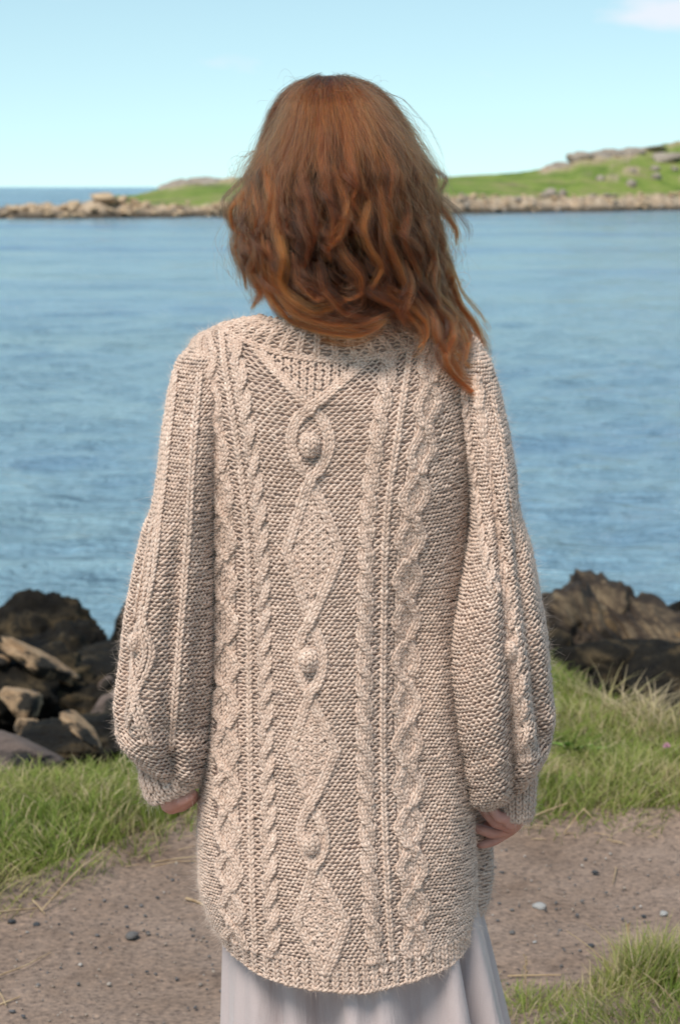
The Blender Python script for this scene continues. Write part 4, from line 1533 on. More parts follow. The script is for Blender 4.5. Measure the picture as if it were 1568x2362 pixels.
# right hand: palm under the cuff, fingers curled towards the body
limb([PX(1188, 1840, -0.030, 0.021), PX(1184, 1880, -0.044, 0.016), PX(1177, 1896, -0.046, 0.011)], 0.4)
limb([PX(1188, 1840, -0.026, 0.021), PX(1184, 1884, -0.026, 0.016), PX(1176, 1906, -0.024, 0.011)], 0.4)
limb([PX(1188, 1840, -0.016, 0.021), PX(1183, 1890, -0.006, 0.016), PX(1172, 1912, -0.002, 0.011)], 0.4)
limb([PX(1186, 1840, -0.010, 0.020), PX(1178, 1890, 0.014, 0.015), PX(1166, 1915, 0.018, 0.011)], 0.4)
limb([PX(1181, 1892, -0.046, .0088), PX(1150, 1885, -0.057, .0078), PX(1136, 1869, -0.055, .0070), PX(1128, 1855, -0.047, .0058)], 0.35)
limb([PX(1177, 1905, -0.024, .0090), PX(1142, 1897, -0.036, .0080), PX(1117, 1871, -0.033, .0070), PX(1101, 1848, -0.024, .0060)], 0.35)
limb([PX(1174, 1914, -0.002, .0092), PX(1134, 1921, -0.015, .0082), PX(1108, 1913, -0.017, .0074), PX(1091, 1907, -0.014, .0066)], 0.35)
limb([PX(1166, 1919, 0.020, .0088), PX(1140, 1937, 0.014, .0078), PX(1120, 1945, 0.008, .0070), PX(1108, 1948, 0.004, .0060)], 0.35)
limb([PX(1178, 1860, 0.010, .012), PX(1150, 1880, 0.036, .0095), PX(1130, 1900, 0.038, .0078), PX(1118, 1908, 0.034, .0068)], 0.35)
# left hand
limb([PX(392, 1800, -0.040, 0.021), PX(393, 1841, -0.052, 0.016), PX(390, 1856, -0.054, 0.0115)], 0.4)
limb([PX(392, 1800, -0.034, 0.021), PX(395, 1843, -0.030, 0.016), PX(395, 1859, -0.030, 0.0115)], 0.4)
limb([PX(392, 1800, -0.026, 0.021), PX(397, 1843, -0.010, 0.016), PX(398, 1859, -0.008, 0.0115)], 0.4)
limb([PX(392, 1800, -0.020, 0.020), PX(399, 1841, 0.008, 0.015), PX(403, 1855, 0.012, 0.011)], 0.4)
limb([PX(390, 1856, -0.054, .0095), PX(413, 1847, -0.064, .0086), PX(435, 1837, -0.062, .0078), PX(445, 1829, -0.056, .0066)], 0.35)
limb([PX(395, 1860, -0.030, .0098), PX(419, 1853, -0.044, .0090), PX(439, 1842, -0.044, .0080), PX(449, 1833, -0.040, .0068)], 0.35)
limb([PX(398, 1860, -0.008, .0098), PX(421, 1857, -0.022, .0090), PX(439, 1847, -0.024, .0080), PX(449, 1839, -0.022, .0070)], 0.35)
limb([PX(403, 1855, 0.012, .0095), PX(423, 1855, 0.000, .0088), PX(437, 1847, -0.004, .0078)], 0.35)
limb([PX(400, 1815, 0.004, .013), PX(423, 1835, 0.024, .0105), PX(439, 1843, 0.020, .0085)], 0.35)
me = bpy.data.meshes.new('body')
bb.to_mesh(me)
bb.free()
tmp = bpy.data.objects.new('body', me)
COL.objects.link(tmp)
md = tmp.modifiers.new('skin_over', 'REMESH')
md.mode = 'VOXEL'
md.voxel_size = 0.0030
dc = tmp.modifiers.new('thin_out', 'DECIMATE')
dc.ratio = 0.28
sm = tmp.modifiers.new('smooth', 'SMOOTH')
sm.factor = 0.5
sm.iterations = 2
dg = bpy.context.evaluated_depsgraph_get()
ev = tmp.evaluated_get(dg)
me2 = bpy.data.meshes.new_from_object(ev)
bpy.data.objects.remove(tmp)
me2.name = 'body'
body = bpy.data.objects.new('body', me2)
COL.objects.link(body)
me2.polygons.foreach_set('use_smooth', np.ones(len(me2.polygons), bool))
me2.materials.clear()
me2.materials.append(m_skin)
body.parent = person

# ------------------------------------------------------------------ skirt
m_skirt, t, b = mat('pale_grey_satin', 0.42, 0.35)
geo = node(t, 'ShaderNodeNewGeometry')
n1 = noise(t, 900, 2, 0.5, geo.outputs['Position'])
kc = ramp(t, [(0.3, (0.500, 0.405, 0.385)), (0.7, (0.550, 0.455, 0.432))], n1.outputs[0])
t.links.new(kc.outputs[0], b.inputs['Base Color'])
b.inputs['Sheen Weight'].default_value = 0.25
mpk = node(t, 'ShaderNodeMapping', Scale=(1.0, 1.0, 0.12))
t.links.new(geo.outputs['Position'], mpk.inputs[0])
wk = noise(t, 38, 4, 0.55, mpk.outputs[0], 0.3)
bump(t, b, wk.outputs[0], 0.5, 0.012)
nu, nv = 420, 70
th = np.linspace(-math.pi, math.pi, nu, endpoint=False)
zz = np.linspace(0.93, 0.09, nv)
TH, ZZ = np.meshgrid(th, zz)
kz = [0.93, 0.80, 0.62, 0.50, 0.38, 0.25, 0.09]
xl = np.interp(ZZ, kz[::-1], np.array([-0.130, -0.150, -0.150, -0.150, -0.152, -0.160, -0.170])[::-1])
xr = np.interp(ZZ, kz[::-1], np.array([0.115, 0.150, 0.185, 0.208, 0.235, 0.258, 0.28])[::-1])
bd = np.interp(ZZ, kz[::-1], np.array([0.10, 0.125, 0.140, 0.150, 0.160, 0.172, 0.185])[::-1])
grow = ss(0.90, 0.45, ZZ)
fold = np.zeros_like(TH)
# pleats: rounded ridges with one steep side each
for c, w, d in ((-1.32, 0.16, .016), (-0.98, 0.20, .014), (-0.36, 0.15, -.026), (-0.10, 0.17, .020), (0.17, 0.12, .018), (0.47, 0.16, -.018), (0.70, 0.15, .020), (0.93, 0.07, -.020), (1.14, 0.22, .018), (1.5, 0.2, -.016),
                (1.9, .2, .02), (2.3, .2, -.018), (2.7, .2, .02), (-1.7, .2, -.016), (-2.1, .2, .02), (-2.5, .2, -.018), (-2.9, .2, .018), (-0.68, 0.10, -.012)):
    dth = TH - c - 0.03 * np.sin(ZZ * 6 + c * 5)
    ww = np.where(dth < 0, w * 0.55, w)
    fold += d * np.exp(-(dth / ww) ** 2)
fold += 0.003 * np.sin(TH * 23 + ZZ * 4)
R1 = 1 + 1.5 * fold * grow / 0.16
SXk = (xl + xr) / 2 + (xr - xl) / 2 * np.sin(TH) * (0.4 + 0.6 * R1)
SYk = -bd * np.cos(TH) * R1 + 0.01
skirt = mesh_np('skirt', np.stack([SXk, SYk, ZZ], -1).reshape(-1, 3), grid_faces(nv, nu, True), m_skirt, person)
skirt['label'] = 'pale grey flowing skirt hanging below the cardigan hem'

# ------------------------------------------------------------------ hair
m_hair = bpy.data.materials.new('auburn_hair')
m_hair.use_nodes = True
t = m_hair.node_tree
t.nodes.clear()
ho = t.nodes.new('ShaderNodeOutputMaterial')
hb = t.nodes.new('ShaderNodeBsdfHairPrincipled')
hb.parametrization = 'COLOR'
hb.inputs['Roughness'].default_value = 0.32
hb.inputs['Radial Roughness'].default_value = 0.45
hb.inputs['IOR'].default_value = 1.42
hb.inputs['Random Roughness'].default_value = 0.2
hi = t.nodes.new('ShaderNodeHairInfo')
at = node(t, 'ShaderNodeAttribute', attribute_name='tint')
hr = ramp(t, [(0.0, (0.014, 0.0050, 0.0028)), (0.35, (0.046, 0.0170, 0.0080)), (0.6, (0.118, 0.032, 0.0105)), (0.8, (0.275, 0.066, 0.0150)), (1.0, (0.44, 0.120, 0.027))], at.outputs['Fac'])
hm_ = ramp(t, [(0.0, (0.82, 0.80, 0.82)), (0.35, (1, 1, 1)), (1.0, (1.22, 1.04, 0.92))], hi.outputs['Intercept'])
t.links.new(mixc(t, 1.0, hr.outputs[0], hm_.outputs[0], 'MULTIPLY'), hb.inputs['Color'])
t.links.new(hb.outputs[0], ho.inputs['Surface'])

EY = [182, 188, 205, 240, 300, 350, 400, 450, 500, 550, 600, 650, 700, 740, 775, 830, 900]
EC = tab(EY, [758, 760, 764, 772, 783, 786, 788, 785, 785, 787, 790, 803, 826, 860, 890, 940, 990], 12)
EH = tab(EY, [8, 28, 66, 104, 142, 172, 200, 212, 222, 232, 238, 232, 226, 214, 200, 170, 130], 12)
ED = tab(EY, [.010, .026, .055, .086, .112, .126, .136, .138, .140, .140, .138, .134, .128, .122, .118, .112, .108], 12)
HY0 = 0.000


def env(th, Y, lay):
    """point of the hair's envelope: th round the head (0 = towards the viewer), Y down the frame"""
    hw = EH(Y) * lay
    X = EC(Y) + hw * np.sin(th)
    y = HY0 - ED(Y) * lay * np.cos(th)
    return W(X, Y, y), X, y


rh = np.random.default_rng(99)
NP = 30
HP, HT_ = [], []          # strand points and tints


def emit(G, out, n, rad0, rad1, tint, spread=0.17, frizz=0.0034, flat=0.55, seed=None, length_var=0.15, taper=1.0):
    """a lock: n strands bundled round the guide G (k, 3); out (k, 3) points away from the head"""
    k = len(G)
    T = unit(np.gradient(G, axis=0))
    O = unit(out - (out * T).sum(-1, keepdims=True) * T)
    S = np.cross(T, O)
    u = np.linspace(0, 1, k)
    ang = rh.uniform(0, 2 * math.pi, n)
    rr = np.abs(rh.normal(0, 0.58, n))
    a0, b0 = rr * np.cos(ang), rr * np.sin(ang) * flat
    prof = (rad0 + (rad1 - rad0) * u) * (taper + (1 - taper) * ss(0, 0.3, u)) * (1 - 0.7 * ss(0.78, 1.0, u))
    tw = rh.uniform(-0.8, 0.8) * 2.5 * u
    ca, sa = np.cos(tw), np.sin(tw)
    a = a0[:, None] * ca - b0[:, None] * sa
    b_ = a0[:, None] * sa + b0[:, None] * ca
    P = G[None] + S[None] * (a * prof)[..., None] + O[None] * (b_ * prof)[..., None]
    # frizz: slow wander of every strand
    f1, f2 = rh.uniform(3, 16, (n, 1)), rh.uniform(0, 6.28, (n, 1))
    g1, g2 = rh.uniform(3, 16, (n, 1)), rh.uniform(0, 6.28, (n, 1))
    fz = frizz * np.abs(rh.normal(0.8, 0.6, (n, 1))) * u ** 0.8
    P = P + S[None] * (fz * np.sin(f1 * u + f2))[..., None] + O[None] * (fz * np.sin(g1 * u + g2))[..., None]
    # uneven ends
    cutl = np.clip(1 - np.abs(rh.normal(0, length_var, (n, 1))), 0.45, 1)
    uu = u[None] * cutl
    idx = uu * (k - 1)
    i0 = np.clip(idx.astype(int), 0, k - 2)
    w = (idx - i0)[..., None]
    ar = np.arange(n)[:, None]
    P = P[ar, i0] * (1 - w) + P[ar, i0 + 1] * w
    # resample to NP points
    if k != NP:
        q = np.linspace(0, k - 1, NP)
        j = np.clip(q.astype(int), 0, k - 2)
        w = (q - j)[None, :, None]
        P = P[:, j] * (1 - w) + P[:, j + 1] * w
    HP.append(P)
    HT_.append(np.clip(tint + rh.normal(0, spread, n), 0, 1))


def guide(th, lay, Y0, Y1, amp, wl, ph, drift=0.0, droop=0.0):
    u = np.linspace(0, 1, 44)
    Y = Y0 + (Y1 - Y0) * u ** 1.25
    thv = th + drift * u ** 2 + droop
    wv = amp * (0.18 * ss(215, 300, Y) + 0.82 * ss(290, 500, Y)) * (0.55 + 0.45 * u)
    X = EC(Y) + EH(Y) * lay * np.sin(thv) + wv * np.cos(thv * 0.6) * np.sin(2 * math.pi * (Y - 300) / wl + ph)
    y = HY0 - ED(Y) * lay * np.cos(thv) - 0.9 * wv / 1795 * np.cos(2 * math.pi * (Y - 300) / wl + ph)
    G = W(X, Y, y)
    c = W(EC(Y), Y, HY0)
    o = G - c
    G = G + unit(o) * (0.0055 * np.sin(Y / rh.uniform(28, 60) + ph * 2) * ss(215, 330, Y) * min(1.0, amp / 10.0))[:, None]
    o[:, 2] += 0.25 * (1 - u) * 0.1
    return G, unit(o)


# mass of the hair, layer under layer; inner tints darkened, painting in the shade between locks
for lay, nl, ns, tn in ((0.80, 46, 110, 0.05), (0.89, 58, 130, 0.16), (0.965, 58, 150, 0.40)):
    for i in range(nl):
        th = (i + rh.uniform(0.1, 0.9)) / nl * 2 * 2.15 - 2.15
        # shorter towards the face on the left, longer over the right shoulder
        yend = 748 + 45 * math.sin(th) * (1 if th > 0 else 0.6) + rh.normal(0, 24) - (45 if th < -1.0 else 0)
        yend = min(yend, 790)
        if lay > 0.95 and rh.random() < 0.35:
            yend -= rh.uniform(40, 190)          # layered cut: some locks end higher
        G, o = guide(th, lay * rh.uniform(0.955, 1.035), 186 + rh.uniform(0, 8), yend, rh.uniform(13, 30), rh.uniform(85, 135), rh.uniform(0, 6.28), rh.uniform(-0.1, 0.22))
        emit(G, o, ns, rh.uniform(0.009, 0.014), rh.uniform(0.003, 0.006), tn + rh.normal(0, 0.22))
# smooth crown, both sides of the parting
for i in range(60):
    th = rh.uniform(-1.9, 1.9)
    G, o = guide(th, rh.uniform(0.97, 1.02), 184 + rh.uniform(0, 5), rh.uniform(330, 520), 4, 150, rh.uniform(0, 6.28), rh.uniform(-0.08, 0.08))
    emit(G, o, 80, 0.011, 0.005, 0.46 + rh.normal(0, 0.20), length_var=0.3)


PART = ([(592, 142), (545, 104), (475, 112), (400, 170), (340, 260), (300, 380), (268, 480)], [(604, 142), (650, 94), (725, 90), (820, 120), (905, 190), (965, 275), (1015, 355), (1060, 460)],
        [(594, 150), (560, 125), (520, 160), (470, 260), (430, 400), (400, 520)], [(606, 150), (640, 120), (690, 160), (760, 280), (810, 420), (830, 520)],
        [(598, 155), (600, 150), (610, 240), (600, 360), (620, 480)])


def traced(pts, n, r0, r1, tint, out=0.010, frizz=0.002, lv=0.12, flat=0.55):
    """a lock drawn through points read in the hair (crop of the frame)"""
    p = np.array(pts, float)
    X = (500 + p[:, 0] / 2.063) / 1.0587
    Y = (150 + p[:, 1] / 2.063) / 1.0587
    d = np.concatenate([[0], np.cumsum(np.hypot(np.diff(X), np.diff(Y)))])
    q = np.linspace(0, d[-1], 60)
    X, Y = tab(d, X, d[-1] * 0.07)(q), tab(d, Y, d[-1] * 0.07)(q)
    sn = np.clip((X - EC(Y)) / np.maximum(EH(Y), 1), -1.0, 1.0)
    y = HY0 - ED(np.clip(Y, 190, 900)) * np.sqrt(np.maximum(1 - sn ** 2, 0.0)) - out * np.sin(np.linspace(-0.6, 2.9, 60))
    G = W(X, Y, y)
    o = G - W(EC(Y), Y, HY0)
    emit(G, unit(o), n, r0, r1, tint, 0.15, frizz, flat, None, lv, 0.25)


TR = [
    ([(560, 330), (590, 500), (610, 650), (650, 800), (640, 900), (600, 980)], .55), ([(640, 560), (690, 640), (722, 760), (690, 870), (620, 950), (640, 1020)], .62),
    ([(780, 560), (830, 720), (800, 850), (840, 950), (900, 1040), (850, 1130), (830, 1170)], .78), ([(840, 480), (880, 620), (912, 800), (920, 900), (985, 1040), (1022, 1150), (985, 1260)], .70),
    ([(330, 560), (345, 700), (360, 850), (402, 1000), (372, 1110), (430, 1200), (560, 1275), (650, 1240), (730, 1195)], .86), ([(280, 800), (290, 1000), (330, 1180), (430, 1310), (600, 1365), (760, 1390), (880, 1340), (930, 1280)], .68),
    ([(310, 900), (360, 1120), (480, 1275), (650, 1325), (800, 1325), (930, 1260)], .62), ([(640, 800), (700, 980), (785, 1080), (795, 1170), (720, 1205), (680, 1180)], .62),
    ([(860, 1060), (940, 1190), (1050, 1245), (1120, 1320), (1125, 1390), (1065, 1450)], .68), ([(1140, 980), (1165, 1120), (1160, 1240), (1240, 1310), (1262, 1395), (1205, 1480), (1235, 1560), (1320, 1640), (1440, 1750)], .66),
    ([(1190, 950), (1240, 1110), (1280, 1220), (1360, 1330), (1412, 1450)], .60), ([(330, 420), (250, 600), (125, 745), (140, 840), (210, 900), (250, 990)], .72),
    ([(250, 560), (200, 780), (152, 950), (200, 1070), (212, 1165)], .58), ([(280, 850), (230, 1060), (285, 1170), (232, 1250)], .62),
    ([(1000, 420), (1090, 540), (1165, 600), (1130, 680), (1200, 750), (1270, 850), (1265, 930)], .60), ([(700, 320), (740, 480), (770, 620), (740, 700), (800, 800)], .55),
    ([(430, 300), (410, 500), (380, 650), (370, 780), (400, 900)], .42), ([(520, 420), (500, 600), (540, 760), (560, 880), (520, 980)], .46),
    ([(470, 600), (480, 800), (530, 920), (500, 1050)], .40), ([(930, 420), (980, 600), (1030, 760), (1000, 900), (1060, 1020), (1100, 1120)], .50),
    ([(1050, 600), (1100, 780), (1120, 900), (1170, 1010), (1150, 1130), (1190, 1230)], .52), ([(820, 300), (900, 420), (950, 560), (930, 700), (960, 820)], .52),
    ([(360, 250), (290, 420), (240, 600), (270, 760), (240, 900)], .60), ([(420, 200), (330, 340), (300, 520), (330, 700), (300, 860)], .62),
    ([(720, 1100), (850, 1180), (960, 1240), (1010, 1330)], .55), ([(560, 1010), (590, 1150), (700, 1270), (850, 1300)], .48), ([(450, 980), (470, 1110), (560, 1200), (640, 1180)], .50),
    ([(1010, 1000), (1040, 1130), (1010, 1250), (1060, 1330)], .60), ([(1200, 1240), (1290, 1330), (1330, 1420), (1310, 1520)], .60), ([(1080, 1180), (1160, 1290), (1180, 1400), (1240, 1500), (1300, 1600)], .56),
]
for pts in PART:
    for q in range(9):
        dx, dy = rh.normal(0, 20), rh.normal(0, 5)
        p = [(x + dx * min(1, i / 3), y + dy * min(1, i / 2) + abs(dx) * 0.35 * (i > 0)) for i, (x, y) in enumerate(pts)]
        traced(p, 75, 0.0075, 0.006, 0.52 + rh.normal(0, 0.12), out=rh.uniform(0.0, 0.006), frizz=0.003, lv=0.25)
for pts, tn in TR:
    traced(pts, 190, 0.0085, 0.0028, tn + 0.10, frizz=0.0018)
    for q in range(4):                              # thinner companions of the lock
        dx, dy, sc = rh.normal(0, 34), rh.normal(0, 26), rh.uniform(0.9, 1.08)
        p = [(x + dx * (0.4 + 0.6 * i / len(pts)) + rh.normal(0, 7), y + dy + (y - pts[0][1]) * (sc - 1)) for i, (x, y) in enumerate(pts)]
        traced(p, 60, 0.0058, 0.0024, tn + rh.normal(-0.04, 0.20), out=rh.uniform(0.002, 0.011), frizz=0.0045)
for i in range(210):                                    # loose strands lying across the locks
    th = rh.uniform(-1.75, 1.75)
    G, o = guide(th, rh.uniform(0.985, 1.045), 186 + rh.uniform(0, 10), rh.uniform(430, 785), rh.uniform(12, 30), rh.uniform(80, 170), rh.uniform(0, 6.28), rh.uniform(-0.15, 0.25))
    emit(G, o, 9, rh.uniform(0.008, 0.016), rh.uniform(0.008, 0.02), rh.uniform(0.35, 0.8), frizz=0.006, length_var=0.3)
hairP = np.concatenate(HP)
hairT = np.concatenate(HT_)
hairR = np.full((len(hairP), NP), 0.000115) * np.linspace(1.0, 0.45, NP)
hair = curves_np('hair', hairP, hairR, m_hair, person, hairT)

# loose flyaway hairs in the breeze
HP, HT_ = [], []
for i in range(620):
    th = rh.uniform(-1.9, 1.9)
    G, o = guide(th, rh.uniform(1.0, 1.05), 178 + rh.uniform(0, 10), rh.uniform(300, 760), rh.uniform(10, 26), rh.uniform(90, 260), rh.uniform(0, 6.28), rh.uniform(-0.2, 0.3))
    G = G + o * (rh.uniform(0.0, 0.022) * np.linspace(0, 1, 44)[:, None] ** 0.7) + o * 0.004 * np.sin(np.linspace(0, rh.uniform(3, 14), 44))[:, None]
    emit(G, o, 2, 0.003, 0.006, 0.72, frizz=0.006, length_var=0.3)
for i in range(240):                                   # short halo over the crown
    th = rh.uniform(-1.6, 1.6)
    G, o = guide(th, 1.0, 180, rh.uniform(215, 300), 0, 200, 0)
    up = np.linspace(0, 1, 44)[:, None] ** 1.2
    G = G + (o * rh.uniform(0.006, 0.02) + np.array([rh.normal(0, .01), 0, rh.uniform(0.0, 0.016)])) * up
    emit(G, o, 1, 0.002, 0.004, 0.7, frizz=0.007, length_var=0.1)
traced([(900, 150), (1000, 190), (1130, 330), (1205, 500), (1206, 575)], 5, 0.003, 0.003, 0.6, 0.0, 0.004)
traced([(880, 140), (1010, 260), (1100, 360), (1150, 460)], 10, 0.004, 0.008, 0.6, 0.0, 0.008)
for pts in ([(250, 450), (160, 500), (125, 570), (150, 600)], [(1180, 700), (1250, 800), (1275, 880), (1245, 1050)], [(220, 600), (90, 760), (110, 840)], [(1220, 1080), (1300, 1100), (1310, 1180)], [(1300, 1500), (1380, 1600), (1400, 1480)], [(1270, 1250), (1350, 1300), (1420, 1440), (1410, 1490)]):
    traced(pts, 12, 0.004, 0.007, 0.75, 0.0, 0.009)
flyP, flyT = np.concatenate(HP), np.concatenate(HT_)
fo = curves_np('flyaway_hair', flyP, np.full((len(flyP), NP), 0.00013) * np.linspace(1.0, 0.5, NP), m_hair, hair, flyT)

# the dense dark inside of the hair
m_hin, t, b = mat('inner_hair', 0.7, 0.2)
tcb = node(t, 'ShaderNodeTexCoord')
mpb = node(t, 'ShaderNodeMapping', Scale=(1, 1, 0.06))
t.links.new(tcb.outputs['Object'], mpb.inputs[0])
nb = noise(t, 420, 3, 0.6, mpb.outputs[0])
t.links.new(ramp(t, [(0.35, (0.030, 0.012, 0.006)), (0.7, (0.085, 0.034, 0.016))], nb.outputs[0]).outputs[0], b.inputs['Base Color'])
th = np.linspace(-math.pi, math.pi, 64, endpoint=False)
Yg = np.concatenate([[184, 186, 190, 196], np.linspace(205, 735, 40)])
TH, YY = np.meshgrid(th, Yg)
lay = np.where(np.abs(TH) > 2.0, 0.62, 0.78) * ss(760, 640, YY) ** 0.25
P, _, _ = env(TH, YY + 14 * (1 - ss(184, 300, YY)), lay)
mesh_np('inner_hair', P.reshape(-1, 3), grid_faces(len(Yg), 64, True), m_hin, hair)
print('STRANDS', len(hairP), 'FLY', len(flyP))

# ------------------------------------------------------------------ small things on the path and in the grass
def GP(X, Y, up=0.0):
    """ground point the frame reads at (X, Y)"""
    d = FWD + (X - CX0) / F * RGT - (Y - CY0) / F * UPV
    t_ = 4.5
    for _ in range(6):
        p = CAM + d * t_
        z = float(ground_z(np.array([p[0]]), np.array([p[1]]))[0]) + up
        t_ = (z - CAM[2]) / d[2]
    p = CAM + d * t_
    return np.array([p[0], p[1], z])


# gravel too fine to count
rg = np.random.default_rng(77)
n = 4200
gxp = rg.uniform(-1.6, 1.6, n)
gyp = -0.6 + 3.1 * rg.random(n) ** 0.8
ok = (gyp < y_path(gxp) - 0.02) & (near_patch(gxp, gyp) < -0.02)
gxp, gyp = gxp[ok], gyp[ok]
n = len(gxp)
bm = bmesh.new()
bmesh.ops.create_icosphere(bm, subdivisions=1, radius=1)
iv = np.array([v.co[:] for v in bm.verts])
ifc = np.array([[v.index for v in f.verts] for f in bm.faces])
bm.free()
sz = 0.0022 + 0.0035 * rg.random(n) ** 3
sc3 = sz[:, None] * rg.uniform(0.6, 1.3, (n, 3)) * np.array([1, 1, 0.7])
an = rg.uniform(0, 6.28, n)
vx = iv[None] * sc3[:, None] * rg.uniform(0.8, 1.2, (n, 12, 1))
rx = vx[..., 0] * np.cos(an)[:, None] - vx[..., 1] * np.sin(an)[:, None]
ry = vx[..., 0] * np.sin(an)[:, None] + vx[..., 1] * np.cos(an)[:, None]
gz_ = ground_z(gxp, gyp) + 0.008 + sz * 0.15
GV = np.stack([rx + gxp[:, None], ry + gyp[:, None], vx[..., 2] + gz_[:, None]], -1)
GFc = (ifc[None] + 12 * np.arange(n)[:, None, None]).reshape(-1, 3)
m_grav, t, b = mat('gravel', 0.85, 0.3)
at = node(t, 'ShaderNodeAttribute', attribute_name='tint')
t.links.new(ramp(t, [(0.0, (0.07, 0.072, 0.08)), (0.35, (0.15, 0.14, 0.135)), (0.6, (0.26, 0.20, 0.155)), (0.9, (0.34, 0.28, 0.23)), (1.0, (0.46, 0.42, 0.38))], at.outputs['Fac']).outputs[0], b.inputs['Base Color'])
o = mesh_np('gravel', GV.reshape(-1, 3), GFc, m_grav, None, True, np.repeat(rg.random(n), 12))
tag(o, 'fine grey and brown gravel strewn over the path', 'gravel', kind='stuff')

m_st1 = rock_material('path_stone', [(0.3, (0.12, 0.115, 0.115)), (0.6, (0.24, 0.22, 0.205)), (0.8, (0.36, 0.32, 0.29))], 0.85, scale=60)
m_st2 = rock_material('dark_path_stone', [(0.3, (0.055, 0.058, 0.066)), (0.7, (0.12, 0.12, 0.125))], 0.8, scale=60)
m_st3 = rock_material('pale_path_stone', [(0.3, (0.42, 0.39, 0.36)), (0.7, (0.62, 0.60, 0.57))], 0.8, scale=60)
smesh = [rock_mesh('path_stone', 70 + k * 2.7, (1, 1, 0.6), sub=2, rough=0.25) for k in range(5)]


def stone(X, Y, wpx, m, label, group=None):
    p = GP(X, Y)
    d = p[1] - CAM[1]
    o = bpy.data.objects.new('path_stone', smesh[rg.integers(5)])
    COL.objects.link(o)
    if not o.data.materials:
        o.data.materials.append(None)
    o.material_slots[0].link = 'OBJECT'
    o.material_slots[0].material = m
    s = wpx / F * d / 2
    o.scale = (s, s * rg.uniform(0.7, 1.0), s * rg.uniform(0.7, 1.0))
    o.rotation_euler = (0, 0, rg.uniform(0, 6.28))
    o.location = (p[0], p[1], p[2] + 0.008 + s * 0.2)
    return tag(o, label, 'stone', group)


stone(306, 2167, 34, m_st1, 'largest grey stone on the path left of the skirt')
stone(342, 2160, 14, m_st2, 'small stone right beside the largest grey stone on the path')
stone(28, 2134, 22, m_st2, 'flat dark stone on the path at the left edge below the straw')
stone(86, 2140, 18, m_st2, 'grey stone on the path right of the flat dark stone')
stone(64, 2158, 9, m_st3, 'tiny white pebble on the path below the grey stones, left')
stone(1362, 2190, 20, m_st2, 'dark stone on the path beyond the grass tussock')
stone(1244, 2100, 40, m_st3, 'pale flat stone bedded in the path right of the skirt')
stone(1530, 2117, 26, m_st3, 'pale stone on the path near the right edge')
stone(1372, 2020, 20, m_st2, 'bluish stone on the far part of the path, right')
stone(1180, 2160, 22, m_st1, 'grey stone on the path just right of the skirt')
for k in range(60):
    X, Y = rg.uniform(5, 1560), rg.uniform(1960, 2350)
    p = GP(X, Y)
    if near_patch(p[0], p[1]) > -0.03 or p[1] > y_path(p[0]) - 0.1:
        continue
    stone(X, Y, rg.uniform(7, 14), (m_st1, m_st2, m_st3)[rg.choice(3, p=[.45, .42, .13])], 'thumbnail sized stone lying loose on the bare path', 'small loose stones on the path')

# dry stalks
m_straw, t, b = mat('straw', 0.7, 0.3)
geo = node(t, 'ShaderNodeNewGeometry')
ns_ = noise(t, 50, 3, 0.5, geo.outputs['Position'])
t.links.new(ramp(t, [(0.3, (0.30, 0.19, 0.10)), (0.7, (0.54, 0.40, 0.24))], ns_.outputs[0]).outputs[0], b.inputs['Base Color'])


def stalk(pts, r, label, group=None, name='dry_stalk', lift=0.010, cat='stalk', m=None):
    P = np.array([GP(x, y) + np.array([0, 0, lift + (q[0] if q else 0)]) for x, y, *q in pts])
    k = np.linspace(0, len(P) - 1, 4 * len(P))
    Q = np.stack([np.interp(k, np.arange(len(P)), P[:, i]) for i in range(3)], -1)
    Q += np.stack([np.sin(k * 2.1) * 0.002, np.cos(k * 1.7) * 0.002, np.abs(np.sin(k * 1.3)) * 0.003], -1)
    V, fc, _ = tubes(Q[None], np.tile(np.array([0, 0, 1.0]), (1, len(Q), 1)) + 0.01, np.linspace(r, r * 0.6, len(Q))[None], 5)
    o = mesh_np(name, V, fc, m or m_straw)
    return tag(o, label, cat, group)


stalk([(95, 2112), (140, 2060), (190, 2010), (255, 1962)], 0.0022, 'long bent straw stalk lying from the path up to the grass, left')
stalk([(-5, 2114), (50, 2110), (98, 2104)], 0.0024, 'thick straw stalk lying level at the left edge of the path')
stalk([(76, 2086), (104, 2122)], 0.0018, 'short straw stalk crossing the end of the thick one at left')
stalk([(356, 1998), (420, 1990), (472, 1984)], 0.0018, 'upper of two straw stalks lying level beside the hem, left')
stalk([(350, 2008), (410, 1998), (468, 1996)], 0.0018, 'lower of two straw stalks lying level beside the hem, left')
stalk([(318, 1990), (350, 1972), (400, 1960)], 0.0016, 'thin straw stalk at the grass edge left of the hem')
stalk([(430, 2082), (458, 2094), (486, 2106)], 0.0036, 'stubby pale stick on the path left of the skirt')
stalk([(-4, 2262), (60, 2240), (122, 2206)], 0.0017, 'thin straw stalk slanting across the lower left of the path')
stalk([(-4, 2330), (46, 2312)], 0.0020, 'straw stalk at the left edge near the bottom')
stalk([(0, 2300), (14, 2334)], 0.0018, 'short straw stalk crossing another at the bottom left corner')
stalk([(1210, 1900), (1260, 1880), (1310, 1862)], 0.0022, 'straw stalk at the grass edge right of the hand')
stalk([(1300, 1930), (1330, 1890), (1350, 1872)], 0.0020, 'straw stalk pointing into the grass right of the hand')
stalk([(1345, 1875), (1365, 1900)], 0.0018, 'short straw stalk at the grass edge far right of the hand')
stalk([(1420, 2010), (1410, 2050)], 0.0018, 'upright looking straw on the path above the tussock')
stalk([(1170, 2262), (1290, 2262)], 0.0022, 'straw stalk lying level along the near grass edge, right of the skirt')
